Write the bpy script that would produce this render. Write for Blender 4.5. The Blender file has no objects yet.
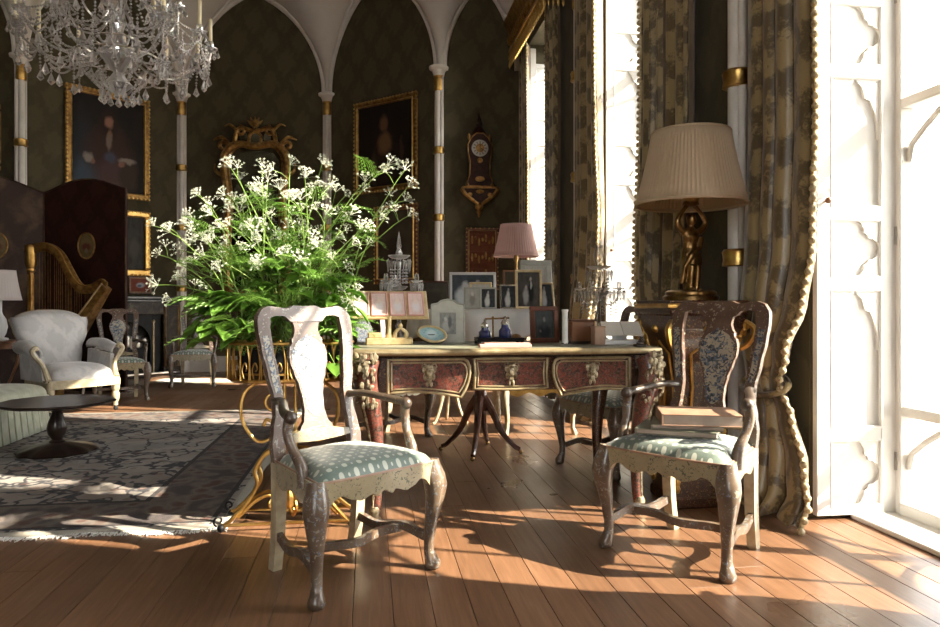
import bpy, math, random
from mathutils import Vector, Matrix
random.seed(11)
sc = bpy.context.scene
PI = math.pi
# ------------------------------------------------------------------ camera
TH = math.radians(8.13); CT, ST = math.cos(TH), math.sin(TH)
FPX, CX, HY, EYE = 700.0, 470.0, 306.0, 1.05      # focal length in px, centre column, horizon row, eye height
cam = bpy.data.objects.new('camera', bpy.data.cameras.new('camera'))
sc.collection.objects.link(cam)
cam.location = (0, 0, EYE); cam.rotation_euler = (PI/2, 0, -TH)
cam.data.sensor_width = 36; cam.data.lens = FPX/940*36; cam.data.shift_y = -(313.5-HY)/940
cam.data.clip_start = .05; cam.data.clip_end = 400
sc.camera = cam
# ------------------------------------------------------------------ world, sun, exposure
SUN_E = math.radians(36.0); SUN_H = Vector((-.93, .365, 0)).normalized()
world = bpy.data.worlds.new('sky'); sc.world = world; world.use_nodes = True
wn = world.node_tree; bgn = wn.nodes['Background']
sky = wn.nodes.new('ShaderNodeTexSky'); sky.sky_type = 'HOSEK_WILKIE'; sky.turbidity = 5.0; sky.ground_albedo = .5
sky.sun_direction = (-SUN_H.x*math.cos(SUN_E), -SUN_H.y*math.cos(SUN_E), math.sin(SUN_E))
mixw = wn.nodes.new('ShaderNodeMix'); mixw.data_type = 'RGBA'; mixw.inputs[0].default_value = .8
mixw.inputs[7].default_value = (1.0, .975, .94, 1)
wn.links.new(sky.outputs[0], mixw.inputs[6]); wn.links.new(mixw.outputs[2], bgn.inputs[0])
bgn.inputs[1].default_value = 9.5
sun = bpy.data.objects.new('sun', bpy.data.lights.new('sun', 'SUN')); sc.collection.objects.link(sun)
sun.data.energy = 17.0; sun.data.angle = math.radians(.6); sun.data.color = (1.0, .87, .68)
sdir = Vector((SUN_H.x*math.cos(SUN_E), SUN_H.y*math.cos(SUN_E), -math.sin(SUN_E)))
sun.rotation_euler = sdir.to_track_quat('-Z', 'Y').to_euler(); sun.location = (20, -6, 15)
vs = sc.view_settings; vs.view_transform = 'Standard'; vs.look = 'None'; vs.gamma = 1.0; vs.use_curve_mapping = False
vs.exposure = 0.72
sc.cycles.max_bounces = 10; sc.cycles.diffuse_bounces = 6; sc.cycles.transparent_max_bounces = 24
sc.cycles.caustics_reflective = False; sc.cycles.caustics_refractive = False
sc.cycles.sample_clamp_indirect = 6.0

# ------------------------------------------------------------------ pixel rays -> places in the room
def c2w(xc, Z, z=0): return Vector((xc*CT + Z*ST, -xc*ST + Z*CT, z))
def W(px, py, Z): return c2w((px-CX)/FPX*Z, Z, EYE-(py-HY)/FPX*Z)
def F(px, py, z=0.0): return c2w((px-CX)/FPX*((EYE-z)*FPX/(py-HY)), (EYE-z)*FPX/(py-HY), z)
def onplane(px, py, p0, n):
    k = (px-CX)/FPX; d = Vector((k*CT+ST, -k*ST+CT, -(py-HY)/FPX)); o = Vector((0, 0, EYE))
    return o + d*((p0-o).dot(n)/d.dot(n))

# ------------------------------------------------------------------ mesh helpers
class B:
    def __init__(s): s.v = []; s.f = []
    def add(s, vs_, fs):
        b = len(s.v); s.v += [tuple(p) for p in vs_]; s.f += [tuple(i+b for i in q) for q in fs]; return s
    def xf(s, M):
        s.v = [tuple(M @ Vector(p)) for p in s.v]; return s
    def merge(s, o, M=None):
        return s.add([M @ Vector(p) for p in o.v] if M else o.v, o.f)
    def box(s, c, d, ch=0.0, rz=0, M=None):
        x, y, z = d[0]/2, d[1]/2, d[2]/2
        if ch <= 0:
            vv = [(-x,-y,-z),(x,-y,-z),(x,y,-z),(-x,y,-z),(-x,-y,z),(x,-y,z),(x,y,z),(-x,y,z)]
            ff = [(0,3,2,1),(4,5,6,7),(0,1,5,4),(1,2,6,5),(2,3,7,6),(3,0,4,7)]
        else:
            h = min(ch, x*.9, y*.9, z*.9); vv = []; ff = []
            rings = [(-z, h), (-z+h, 0), (z-h, 0), (z, h)]
            for zz, i in rings:
                a, b = x-i, y-i; k = h*.0 if i else h
                vv += [(-a+k,-b,zz),(a-k,-b,zz),(a,-b+k,zz),(a,b-k,zz),(a-k,b,zz),(-a+k,b,zz),(-a,b-k,zz),(-a,-b+k,zz)]
            for r in range(3):
                for j in range(8):
                    p, q = r*8+j, r*8+(j+1) % 8
                    ff.append((p, q, q+8, p+8))
            ff.append(tuple(range(7,-1,-1))); ff.append(tuple(range(24,32)))
        R = Matrix.Translation(c) @ Matrix.Rotation(rz, 4, 'Z')
        if M: R = M @ R
        return s.add([R @ Vector(p) for p in vv], ff)
    def tube(s, pts, r, n=8, closed=False, flat=1.0, up=None):
        pts = [Vector(p) for p in pts]; m = len(pts)
        rr = r if isinstance(r, (list, tuple)) else [r]*m
        T = []
        for i in range(m):
            a = pts[(i-1) % m] if (closed or i) else pts[0]; b = pts[(i+1) % m] if (closed or i < m-1) else pts[-1]
            t = (b-a); T.append(t.normalized() if t.length > 1e-9 else Vector((0,0,1)))
        u = Vector(up) if up else (Vector((0,0,1)) if abs(T[0].z) < .9 else Vector((1,0,0)))
        u = (u - T[0]*u.dot(T[0])).normalized(); b0 = len(s.v)
        for i in range(m):
            if i:
                u = u - T[i]*u.dot(T[i]); u = u.normalized() if u.length > 1e-6 else T[i].orthogonal().normalized()
            w = T[i].cross(u)
            for j in range(n):
                a = 2*PI*j/n + PI/n; s.v.append(tuple(pts[i] + u*math.cos(a)*rr[i]*flat + w*math.sin(a)*rr[i]))
        for i in range(m if closed else m-1):
            for j in range(n):
                a, b = b0+i*n, b0+((i+1) % m)*n; k = (j+1) % n
                s.f.append((a+j, a+k, b+k, b+j))
        if not closed:
            s.f.append(tuple(b0+j for j in range(n-1,-1,-1))); s.f.append(tuple(b0+(m-1)*n+j for j in range(n)))
        return s
    def lathe(s, prof, n=24, c=(0,0,0), sx=1, sy=1, wob=None):
        b0 = len(s.v); m = len(prof)
        for r, z in prof:
            for j in range(n):
                a = 2*PI*j/n; q = r*(1 + (wob(a, z) if wob else 0))
                s.v.append((c[0]+q*math.cos(a)*sx, c[1]+q*math.sin(a)*sy, c[2]+z))
        for i in range(m-1):
            for j in range(n):
                k = (j+1) % n; s.f.append((b0+i*n+j, b0+i*n+k, b0+(i+1)*n+k, b0+(i+1)*n+j))
        s.f.append(tuple(b0+j for j in range(n-1,-1,-1))); s.f.append(tuple(b0+(m-1)*n+j for j in range(n)))
        return s
    def strip(s, pairs, th):
        b0 = len(s.v); th = Vector(th); m = len(pairs)
        for p, q in pairs:
            p, q = Vector(p), Vector(q)
            s.v += [tuple(p-th/2), tuple(q-th/2), tuple(q+th/2), tuple(p+th/2)]
        for i in range(m-1):
            for j in range(4):
                k = (j+1) % 4; a = b0+i*4; s.f.append((a+j, a+k, a+4+k, a+4+j))
        s.f.append((b0+3, b0+2, b0+1, b0)); e = b0+(m-1)*4; s.f.append((e, e+1, e+2, e+3))
        return s
    def prism(s, poly, t, M=None, ax='y'):
        n = len(poly); vv = []
        for k in (-t/2, t/2):
            for a, b in poly: vv.append((a, k, b) if ax == 'y' else ((a, b, k) if ax == 'z' else (k, a, b)))
        ff = [tuple(range(n)), tuple(range(2*n-1, n-1, -1))] + [(i, i+n, (i+1) % n+n, (i+1) % n) for i in range(n)]
        if M: vv = [M @ Vector(p) for p in vv]
        return s.add(vv, ff)
    def sphere(s, c, r, n=10, m=6):
        r = r if isinstance(r, (list, tuple)) else (r, r, r); b0 = len(s.v)
        s.v.append((c[0], c[1], c[2]-r[2]))
        for i in range(1, m):
            ph = -PI/2 + PI*i/m
            for j in range(n):
                a = 2*PI*j/n; s.v.append((c[0]+r[0]*math.cos(ph)*math.cos(a), c[1]+r[1]*math.cos(ph)*math.sin(a), c[2]+r[2]*math.sin(ph)))
        s.v.append((c[0], c[1], c[2]+r[2])); top = len(s.v)-1
        for j in range(n):
            k = (j+1) % n; s.f.append((b0, b0+1+k, b0+1+j)); s.f.append((top, top-n+j, top-n+k))
            for i in range(m-2): a = b0+1+i*n; s.f.append((a+j, a+k, a+n+k, a+n+j))
        return s
    def grid(s, fn, nu, nv, cu=False, cv=False):
        b0 = len(s.v)
        for i in range(nu):
            for j in range(nv): s.v.append(tuple(fn(i/(nu if cu else nu-1), j/(nv if cv else nv-1))))
        for i in range(nu if cu else nu-1):
            for j in range(nv if cv else nv-1):
                i2, j2 = (i+1) % nu, (j+1) % nv
                s.f.append((b0+i*nv+j, b0+i2*nv+j, b0+i2*nv+j2, b0+i*nv+j2))
        return s
    def crystal(s, c, r, h, n=6, top=.35):
        b0 = len(s.v); x, y, z = c
        s.v.append((x, y, z)); s.v += [(x+r*math.cos(2*PI*j/n), y+r*math.sin(2*PI*j/n), z-h*(1-top)) for j in range(n)]; s.v.append((x, y, z-h))
        for j in range(n):
            k = (j+1) % n; s.f.append((b0, b0+1+j, b0+1+k)); s.f.append((b0+n+1, b0+1+k, b0+1+j))
        return s
    def build(s, name, mat, parent=None, loc=None, rz=0, smooth=35, solid=0, sub=0, rot=None):
        me = bpy.data.meshes.new(name); me.from_pydata(s.v, [], s.f); me.validate()
        if isinstance(mat, str): mat = MT[mat]
        me.materials.append(mat)
        if smooth:
            me.polygons.foreach_set('use_smooth', [True]*len(me.polygons)); me.set_sharp_from_angle(angle=math.radians(smooth))
        o = bpy.data.objects.new(name, me); sc.collection.objects.link(o)
        if parent: o.parent = parent
        if loc is not None: o.location = loc
        o.rotation_euler = rot if rot else (0, 0, rz)
        if solid:
            md = o.modifiers.new('solid', 'SOLIDIFY'); md.thickness = solid; md.offset = 0
        if sub:
            md = o.modifiers.new('sub', 'SUBSURF'); md.levels = sub; md.render_levels = sub
        return o
def tag(o, label, cat, group=None, kind=None):
    o['label'] = label; o['category'] = cat
    if group: o['group'] = group
    if kind: o['kind'] = kind
    return o
def thing(name, label, cat, loc=(0,0,0), rz=0, group=None):
    o = bpy.data.objects.new(name, None); sc.collection.objects.link(o); o.empty_display_size = .1
    o.location = loc; o.rotation_euler = (0, 0, rz); return tag(o, label, cat, group)
def struct(o, kind='structure'): o['kind'] = kind; return o
def setting(name, loc=(0,0,0), rz=0):
    o = bpy.data.objects.new(name, None); sc.collection.objects.link(o); o.location = loc; o.rotation_euler = (0,0,rz); o['kind'] = 'structure'; return o
def kids(o): return [c for c in sc.collection.objects if c.parent is o]
def link_copy(o, parent, loc=None, rot=None, name=None):
    c = o.copy(); sc.collection.objects.link(c); c.parent = parent
    if loc is not None: c.location = loc
    if rot is not None: c.rotation_euler = rot
    return c
def copy_tree(o, parent=None):
    c = o.copy(); sc.collection.objects.link(c); c.parent = parent
    for ch in kids(o): copy_tree(ch, c)
    return c
def lerp(a, b, t): return a + (b-a)*t
def interp(tab, x):
    if x <= tab[0][0]: return tab[0][1]
    for (a, p), (b, q) in zip(tab, tab[1:]):
        if x <= b:
            t = (x-a)/(b-a); return p + (q-p)*(t*t*(3-2*t))
    return tab[-1][1]
def spline(pts, k=6):
    pts = [Vector(p) for p in pts]; out = []
    for i in range(len(pts)-1):
        p0 = pts[max(i-1, 0)]; p1 = pts[i]; p2 = pts[i+1]; p3 = pts[min(i+2, len(pts)-1)]
        for j in range(k):
            t = j/k; out.append(.5*((2*p1)+(p2-p0)*t+(2*p0-5*p1+4*p2-p3)*t*t+(3*p1-p0-3*p2+p3)*t**3))
    out.append(pts[-1]); return out
def lin(vals, k=6):
    out = []
    for a, b in zip(vals, vals[1:]): out += [lerp(a, b, j/k) for j in range(k)]
    return out + [vals[-1]]
# ------------------------------------------------------------------ materials
MT = {}
def nd(nt, t, ins=None, **at):
    n = nt.nodes.new(t)
    for k, v in at.items(): setattr(n, k, v)
    for k, v in (ins or {}).items():
        if hasattr(v, 'is_linked'): nt.links.new(v, n.inputs[k])
        else: n.inputs[k].default_value = v
    return n
def c4(c): return (c[0], c[1], c[2], 1)
def ramp(nt, fac, stops, interp_='LINEAR'):
    r = nt.nodes.new('ShaderNodeValToRGB'); r.color_ramp.interpolation = interp_
    e = r.color_ramp.elements
    while len(e) < len(stops): e.new(.5)
    for i, (p, c) in enumerate(stops): e[i].position = p; e[i].color = c4(c)
    nt.links.new(fac, r.inputs[0]); return r.outputs[0]
def mix(nt, fac, a, b, blend='MIX'):
    m = nd(nt, 'ShaderNodeMix', data_type='RGBA', blend_type=blend)
    for k, v in ((0, fac), (6, a), (7, b)):
        if hasattr(v, 'is_linked'): nt.links.new(v, m.inputs[k])
        else: m.inputs[k].default_value = v if k == 0 else c4(v)
    return m.outputs[2]
def math_(nt, op, a, b=0.0, c=0.0):
    return nd(nt, 'ShaderNodeMath', {0: a, 1: b, 2: c}, operation=op).outputs[0]
def newmat(name):
    m = bpy.data.materials.new(name); m.use_nodes = True; MT[name] = m
    return m, m.node_tree, m.node_tree.nodes['Principled BSDF']
def coords(nt, out='Object', sc_=(1,1,1)):
    tc = nd(nt, 'ShaderNodeTexCoord'); mp = nd(nt, 'ShaderNodeMapping', {0: tc.outputs[out], 3: sc_}); return mp.outputs[0]
def noise(nt, vec, s, d=3, r=.55, dist=0.0):
    return nd(nt, 'ShaderNodeTexNoise', {'Vector': vec, 'Scale': s, 'Detail': d, 'Roughness': r, 'Distortion': dist})
def bump(nt, h, bs, st=.3, dist=.005):
    b = nd(nt, 'ShaderNodeBump', {'Strength': st, 'Distance': dist, 'Height': h}); nt.links.new(b.outputs[0], bs.inputs['Normal'])
def plain(name, col, rough=.5, metal=0.0, col2=None, ns=8.0, lo=.35, hi=.65, bmp=0.0, bs_=40.0, coat=0.0, sheen=0.0, out='Object', st=(1,1,1), det=3):
    m, nt, b = newmat(name)
    b.inputs['Roughness'].default_value = rough; b.inputs['Metallic'].default_value = metal
    b.inputs['Coat Weight'].default_value = coat; b.inputs['Coat Roughness'].default_value = .15
    b.inputs['Sheen Weight'].default_value = sheen
    v = coords(nt, out, st)
    col2 = col2 or tuple(x*.75 for x in col)
    n = noise(nt, v, ns, det)
    nt.links.new(ramp(nt, n.outputs[0], [(lo, col), (hi, col2)]), b.inputs['Base Color'])
    if bmp: bump(nt, noise(nt, v, bs_, 3).outputs[0], b, bmp)
    return m
plain('white_paint', (.66,.655,.64), .5, col2=(.61,.60,.58), ns=3)
plain('plaster', (.60,.55,.50), .7, col2=(.54,.49,.44), ns=2)
plain('stone_white', (.66,.62,.57), .5, col2=(.58,.54,.49), ns=5)
plain('gilt', (.62,.40,.13), .34, 1.0, col2=(.38,.21,.06), ns=14, bmp=.3, bs_=60)
plain('gilt_old', (.42,.24,.08), .45, .9, col2=(.18,.09,.03), ns=16, bmp=.5, bs_=50)
plain('gilt_pale', (.66,.53,.31), .38, .55, col2=(.50,.37,.19), ns=20, bmp=.2)
plain('gilt_antique', (.40,.33,.20), .38, .55, col2=(.26,.20,.11), ns=20, bmp=.2)
plain('paper_old', (.44,.36,.30), .7, col2=(.36,.29,.24), ns=12)
plain('ormolu', (.46,.40,.28), .4, .6, col2=(.16,.12,.07), ns=55, bmp=.4, bs_=70)
plain('bronze', (.36,.22,.09), .34, 1.0, col2=(.16,.09,.035), ns=18, bmp=.2)
plain('mahogany', (.115,.032,.014), .3, col2=(.055,.017,.008), ns=9, st=(1,1,.25), coat=.4)
plain('dark_wood', (.030,.018,.013), .32, col2=(.014,.009,.007), ns=9, coat=.4)
plain('ebony', (.018,.014,.015), .3, col2=(.008,.007,.008), ns=10, coat=.3)
plain('brown_wood', (.21,.085,.030), .4, col2=(.12,.045,.016), ns=7, st=(1,1,.2), coat=.2)
plain('cream_paint', (.46,.39,.26), .42, col2=(.34,.27,.17), ns=22, coat=.3)
plain('iron_black', (.012,.012,.013), .5, col2=(.02,.02,.022))
plain('wax', (.80,.72,.50), .45, col2=(.74,.64,.42))
plain('paper', (.78,.75,.69), .7, col2=(.72,.69,.62), ns=12)
plain('linen', (.82,.81,.78), .8, col2=(.74,.73,.71), ns=9, bmp=.15, sheen=.3)
plain('leather_green', (.20,.20,.15), .5, col2=(.14,.14,.10), ns=10, coat=.1)
plain('leather_tan', (.35,.22,.15), .5, col2=(.25,.14,.09), ns=14)
plain('pink_card', (.62,.34,.30), .6, col2=(.55,.29,.26))
plain('grey_mount', (.42,.41,.36), .55, col2=(.36,.35,.30), ns=20)
plain('silver', (.75,.73,.70), .25, .95, col2=(.60,.58,.55), ns=20)
plain('blue_glass', (.012,.016,.075), .08, col2=(.02,.025,.11), coat=.5)
plain('soil', (.02,.013,.009), .9, bmp=.5)
plain('gravel', (.60,.56,.48), .9, col2=(.50,.47,.40), ns=4)
plain('hedge', (.12,.20,.06), .8, col2=(.06,.11,.03), ns=6, bmp=.6, bs_=12)
plain('blossom', (.68,.70,.62), .7, col2=(.56,.61,.47), ns=40)
plain('stem_green', (.22,.34,.07), .5, col2=(.13,.23,.04), ns=15)
plain('clock_red', (.035,.010,.007), .3, col2=(.014,.005,.004), ns=18, coat=.5)
plain('dial_white', (.42,.39,.33), .4)
plain('steel', (.45,.43,.40), .3, .9)
def leafmat(name, a, b2):
    m, nt, b = newmat(name)
    v = coords(nt); n = noise(nt, v, 9, 3); oi = nd(nt, 'ShaderNodeObjectInfo')
    c = ramp(nt, n.outputs[0], [(.3, a), (.7, b2)])
    hsv = nd(nt, 'ShaderNodeHueSaturation', {'Color': c, 'Value': nd(nt, 'ShaderNodeMapRange', {0: oi.outputs['Random'], 3: .7, 4: 1.25}).outputs[0]})
    nt.links.new(hsv.outputs[0], b.inputs['Base Color']); b.inputs['Roughness'].default_value = .42
    tr = nd(nt, 'ShaderNodeBsdfTranslucent', {'Color': hsv.outputs[0]})
    mx = nd(nt, 'ShaderNodeMixShader', {0: .4, 1: b.outputs[0], 2: tr.outputs[0]})
    nt.links.new(mx.outputs[0], nt.nodes['Material Output'].inputs[0])
leafmat('leaf_broad', (.13,.30,.035), (.22,.42,.06)); leafmat('leaf_fern', (.10,.22,.035), (.17,.32,.05))
# glass panes: clear, with a faint mirror reflection
def glassy(name, col, refl, rough):
    m, nt, b = newmat(name); nt.nodes.remove(b)
    fr = nd(nt, 'ShaderNodeFresnel', {'IOR': refl}); t = nd(nt, 'ShaderNodeBsdfTransparent', {'Color': c4(col)})
    g = nd(nt, 'ShaderNodeBsdfGlossy', {'Color': (1,1,1,1), 'Roughness': rough})
    mx = nd(nt, 'ShaderNodeMixShader', {0: fr.outputs[0], 1: t.outputs[0], 2: g.outputs[0]})
    nt.links.new(mx.outputs[0], nt.nodes['Material Output'].inputs[0]); return m
glassy('pane_glass', (.97,.98,.98), 1.25, .02)
m, nt, b = newmat('crystal')     # cut lead glass: a little clear, mostly bright facets
t = nd(nt, 'ShaderNodeBsdfTransparent', {'Color': (.93,.93,.95,1)})
g = nd(nt, 'ShaderNodeBsdfGlossy', {'Color': (.97,.96,.95,1), 'Roughness': .06})
d = nd(nt, 'ShaderNodeBsdfTranslucent', {'Color': (.9,.89,.87,1)})
m1 = nd(nt, 'ShaderNodeMixShader', {0: .5, 1: g.outputs[0], 2: d.outputs[0]})
lw = nd(nt, 'ShaderNodeLayerWeight', {'Blend': .55})
m2 = nd(nt, 'ShaderNodeMixShader', {0: math_(nt, 'MULTIPLY_ADD', lw.outputs['Facing'], .5, .42), 1: t.outputs[0], 2: m1.outputs[0]})
nt.nodes.remove(b); nt.links.new(m2.outputs[0], nt.nodes['Material Output'].inputs[0])
# floor boards
m, nt, b = newmat('oak_boards')
oi = nd(nt, 'ShaderNodeObjectInfo'); tc = nd(nt, 'ShaderNodeTexCoord')
off = nd(nt, 'ShaderNodeVectorMath', {0: tc.outputs['Object'], 1: nd(nt, 'ShaderNodeCombineXYZ', {0: math_(nt, 'MULTIPLY', oi.outputs['Random'], 37.0), 1: math_(nt, 'MULTIPLY', oi.outputs['Random'], 91.0)}).outputs[0]}, operation='ADD')
mp = nd(nt, 'ShaderNodeMapping', {0: off.outputs[0], 3: (22, 1.3, 1)})
n1 = noise(nt, mp.outputs[0], 2.2, 5, .6, .6); mp2 = nd(nt, 'ShaderNodeMapping', {0: off.outputs[0], 3: (120, 5, 1)}); n2 = noise(nt, mp2.outputs[0], 2, 3)
cc = ramp(nt, n1.outputs[0], [(.25, (.115,.058,.031)), (.55, (.195,.103,.057)), (.8, (.27,.152,.090))])
cc = mix(nt, math_(nt, 'MULTIPLY', n2.outputs[0], .35), cc, (.13,.055,.024))
hs = nd(nt, 'ShaderNodeHueSaturation', {'Color': cc, 'Value': nd(nt, 'ShaderNodeMapRange', {0: oi.outputs['Random'], 3: .84, 4: 1.14}).outputs[0]})
nt.links.new(hs.outputs[0], b.inputs['Base Color'])
big = noise(nt, nd(nt, 'ShaderNodeNewGeometry').outputs['Position'], 1.6, 4)
nt.links.new(nd(nt, 'ShaderNodeMapRange', {0: big.outputs[0], 1: .3, 2: .7, 3: .26, 4: .46}).outputs[0], b.inputs['Roughness'])
bump(nt, n2.outputs[0], b, .12, .002)
# damask wall cloth
def damask(name, a, b_, ku, kw, rough=.75, sheen=.2, thr=(.42,.58), spec=.5):
    """ogee lattice of soft floral motifs; ku, kw = repeats per metre along and up the cloth"""
    m, nt, b = newmat(name); pos = nd(nt, 'ShaderNodeTexCoord').outputs['Object']
    ds = noise(nt, pos, max(ku, kw)*1.3, 3)
    s = nd(nt, 'ShaderNodeSeparateXYZ', {0: nd(nt, 'ShaderNodeVectorMath', {0: pos, 1: nd(nt, 'ShaderNodeVectorMath', {0: ds.outputs['Color'], 'Scale': .35/max(ku, kw)}, operation='SCALE').outputs[0]}, operation='ADD').outputs[0]})
    U = math_(nt, 'MULTIPLY', math_(nt, 'ADD', s.outputs[0], s.outputs[1]), 2*PI*ku); Wv = math_(nt, 'MULTIPLY', s.outputs[2], 2*PI*kw)
    g = math_(nt, 'MULTIPLY', math_(nt, 'COSINE', math_(nt, 'MULTIPLY', math_(nt, 'ADD', U, Wv), .25)), math_(nt, 'COSINE', math_(nt, 'MULTIPLY', math_(nt, 'SUBTRACT', U, Wv), .25)))
    g2 = math_(nt, 'COSINE', math_(nt, 'ADD', math_(nt, 'MULTIPLY', U, 2.0), math_(nt, 'MULTIPLY', math_(nt, 'SINE', Wv), 2.2)))
    n = noise(nt, pos, max(ku, kw)*3.2, 3, .6, 1.0)
    f = math_(nt, 'ADD', math_(nt, 'MULTIPLY_ADD', math_(nt, 'ABSOLUTE', g), .36, .09), math_(nt, 'ADD', math_(nt, 'MULTIPLY', g2, .06), math_(nt, 'MULTIPLY', n.outputs[0], .55)))
    nt.links.new(ramp(nt, f, [(thr[0], a), (thr[1], b_)]), b.inputs['Base Color'])
    b.inputs['Roughness'].default_value = rough; b.inputs['Sheen Weight'].default_value = sheen; b.inputs['Specular IOR Level'].default_value = spec
    bump(nt, noise(nt, pos, 300, 2).outputs[0], b, .15, .002)
    return m
damask('wall_damask', (.056,.046,.025), (.076,.063,.035), 4, 3, .8, .05, spec=.25)
damask('curtain_damask', (.095,.066,.030), (.30,.225,.108), 10, 6, .34, .3, (.43,.57))
plain('curtain_lining', (.16,.105,.062), .7, col2=(.075,.046,.026), ns=4, sheen=.2)
plain('fringe_gold', (.60,.50,.32), .55, col2=(.28,.20,.10), ns=60)
damask('white_damask', (.54,.52,.51), (.43,.415,.41), 7, 6, .55, .3)
damask('sage_cloth', (.36,.37,.27), (.41,.42,.32), 12, 12, .6, .2)
damask('screen_leather', (.020,.006,.004), (.034,.011,.007), 5, 4, .6, 0, spec=.2)
damask('screen_painted', (.036,.015,.009), (.10,.058,.034), 3, 2.2, .55, 0, (.45,.75), .3)
# seat silk: sage green with woven pale dots
m, nt, b = newmat('seat_silk')
s_ = nd(nt, 'ShaderNodeSeparateXYZ', {0: nd(nt, 'ShaderNodeTexCoord').outputs['Object']})
def dots(k, ph):
    sx = math_(nt, 'SINE', math_(nt, 'MULTIPLY_ADD', s_.outputs[0], k, ph)); sy = math_(nt, 'SINE', math_(nt, 'MULTIPLY_ADD', s_.outputs[1], k, ph))
    return math_(nt, 'MULTIPLY', sx, sy)
dd = nd(nt, 'ShaderNodeMapRange', {0: dots(98, 0), 1: .46, 2: .60}).outputs[0]
d2 = nd(nt, 'ShaderNodeMapRange', {0: math_(nt, 'MULTIPLY', dots(98, 0), -1.0), 1: .88, 2: .95}).outputs[0]
nz = noise(nt, coords(nt), 500, 2)
cc = mix(nt, math_(nt, 'MAXIMUM', dd, d2), ramp(nt, nz.outputs[0], [(.3, (.095,.135,.115)), (.7, (.15,.20,.17))]), (.50,.52,.45))
nt.links.new(cc, b.inputs['Base Color']); b.inputs['Roughness'].default_value = .45; b.inputs['Sheen Weight'].default_value = .4
# japanned lacquer of the chairs: mauve-brown ground with cream and blue sprigs
def lacquer(name, ground, g2, spr, spr2, dens, scale, rough=.34):
    m, nt, b = newmat(name); v = coords(nt)
    n = noise(nt, v, 14, 4); base = ramp(nt, n.outputs[0], [(.35, ground), (.65, g2)])
    n2 = noise(nt, v, scale, 2, .6, 1.2); n3 = noise(nt, v, scale*.28, 2)
    k = nd(nt, 'ShaderNodeMapRange', {0: math_(nt, 'ADD', n2.outputs[0], math_(nt, 'MULTIPLY', n3.outputs[0], .35)), 1: dens, 2: dens+.05}).outputs[0]
    sprc = ramp(nt, noise(nt, v, scale*1.7, 1).outputs[0], [(.4, spr), (.6, spr2)])
    nt.links.new(mix(nt, k, base, sprc), b.inputs['Base Color']); b.inputs['Roughness'].default_value = rough; b.inputs['Coat Weight'].default_value = .35; b.inputs['Coat Roughness'].default_value = .2
lacquer('lacquer_ground', (.085,.048,.034), (.125,.078,.057), (.42,.36,.25), (.25,.24,.24), .78, 60)
lacquer('lacquer_reserve', (.40,.36,.28), (.32,.29,.24), (.030,.036,.050), (.11,.15,.22), .66, 48)
lacquer('lacquer_apron', (.34,.285,.18), (.27,.215,.13), (.05,.07,.05), (.12,.12,.07), .76, 70)
lacquer('lacquer_leg', (.10,.065,.043), (.15,.108,.075), (.30,.27,.20), (.13,.17,.24), .76, 55)
lacquer('lacquer_dark', (.045,.032,.024), (.075,.052,.038), (.26,.22,.15), (.18,.15,.11), .84, 60)
# tortoiseshell and brass marquetry of the desk
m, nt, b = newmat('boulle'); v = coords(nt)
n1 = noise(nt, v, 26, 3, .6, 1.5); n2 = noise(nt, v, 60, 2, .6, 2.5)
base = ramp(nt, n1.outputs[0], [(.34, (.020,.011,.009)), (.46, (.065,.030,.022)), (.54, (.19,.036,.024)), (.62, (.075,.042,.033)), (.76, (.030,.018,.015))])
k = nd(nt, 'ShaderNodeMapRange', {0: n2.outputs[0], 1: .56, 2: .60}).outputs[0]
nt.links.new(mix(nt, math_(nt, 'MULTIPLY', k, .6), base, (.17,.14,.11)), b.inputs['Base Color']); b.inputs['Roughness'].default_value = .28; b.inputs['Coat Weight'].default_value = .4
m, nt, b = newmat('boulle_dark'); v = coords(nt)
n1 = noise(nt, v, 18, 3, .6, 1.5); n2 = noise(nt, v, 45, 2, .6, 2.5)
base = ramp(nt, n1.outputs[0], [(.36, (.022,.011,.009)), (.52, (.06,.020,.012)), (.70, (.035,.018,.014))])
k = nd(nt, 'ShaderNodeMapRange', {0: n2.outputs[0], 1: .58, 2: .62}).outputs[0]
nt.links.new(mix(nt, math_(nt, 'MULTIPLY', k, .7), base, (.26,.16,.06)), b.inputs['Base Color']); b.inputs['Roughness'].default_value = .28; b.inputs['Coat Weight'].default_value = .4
# carpet
m, nt, b = newmat('carpet')
g = nd(nt, 'ShaderNodeNewGeometry'); s_ = nd(nt, 'ShaderNodeSeparateXYZ', {0: g.outputs['Position']})
P_ = g.outputs['Position']
n1 = noise(nt, P_, 1.5, 4); vor = nd(nt, 'ShaderNodeTexVoronoi', {'Vector': nd(nt, 'ShaderNodeVectorMath', {0: P_, 1: nd(nt, 'ShaderNodeVectorMath', {0: noise(nt, P_, 2.4, 3).outputs['Color'], 'Scale': 1.6}, operation='SCALE').outputs[0]}, operation='ADD').outputs[0], 'Scale': 2.3}, feature='DISTANCE_TO_EDGE')
v2 = nd(nt, 'ShaderNodeTexVoronoi', {'Vector': P_, 'Scale': 9.0})
field = ramp(nt, n1.outputs[0], [(.3, (.19,.184,.18)), (.48, (.31,.288,.267)), (.56, (.24,.212,.195)), (.7, (.20,.15,.13))])
field = mix(nt, nd(nt, 'ShaderNodeMapRange', {0: vor.outputs[0], 1: .075, 2: .035}).outputs[0], field, (.030,.033,.045))
field = mix(nt, math_(nt, 'MULTIPLY', nd(nt, 'ShaderNodeMapRange', {0: v2.outputs['Distance'], 1: .26, 2: .20}).outputs[0], .55), field, (.16,.085,.07))
RX1, RX0, RY0, RY1 = -.66, -5.0, 3.42, 7.25
dx = math_(nt, 'SUBTRACT', RX1, s_.outputs[0]); dy = math_(nt, 'MINIMUM', math_(nt, 'SUBTRACT', s_.outputs[1], RY0), math_(nt, 'SUBTRACT', RY1, s_.outputs[1]))
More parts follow.
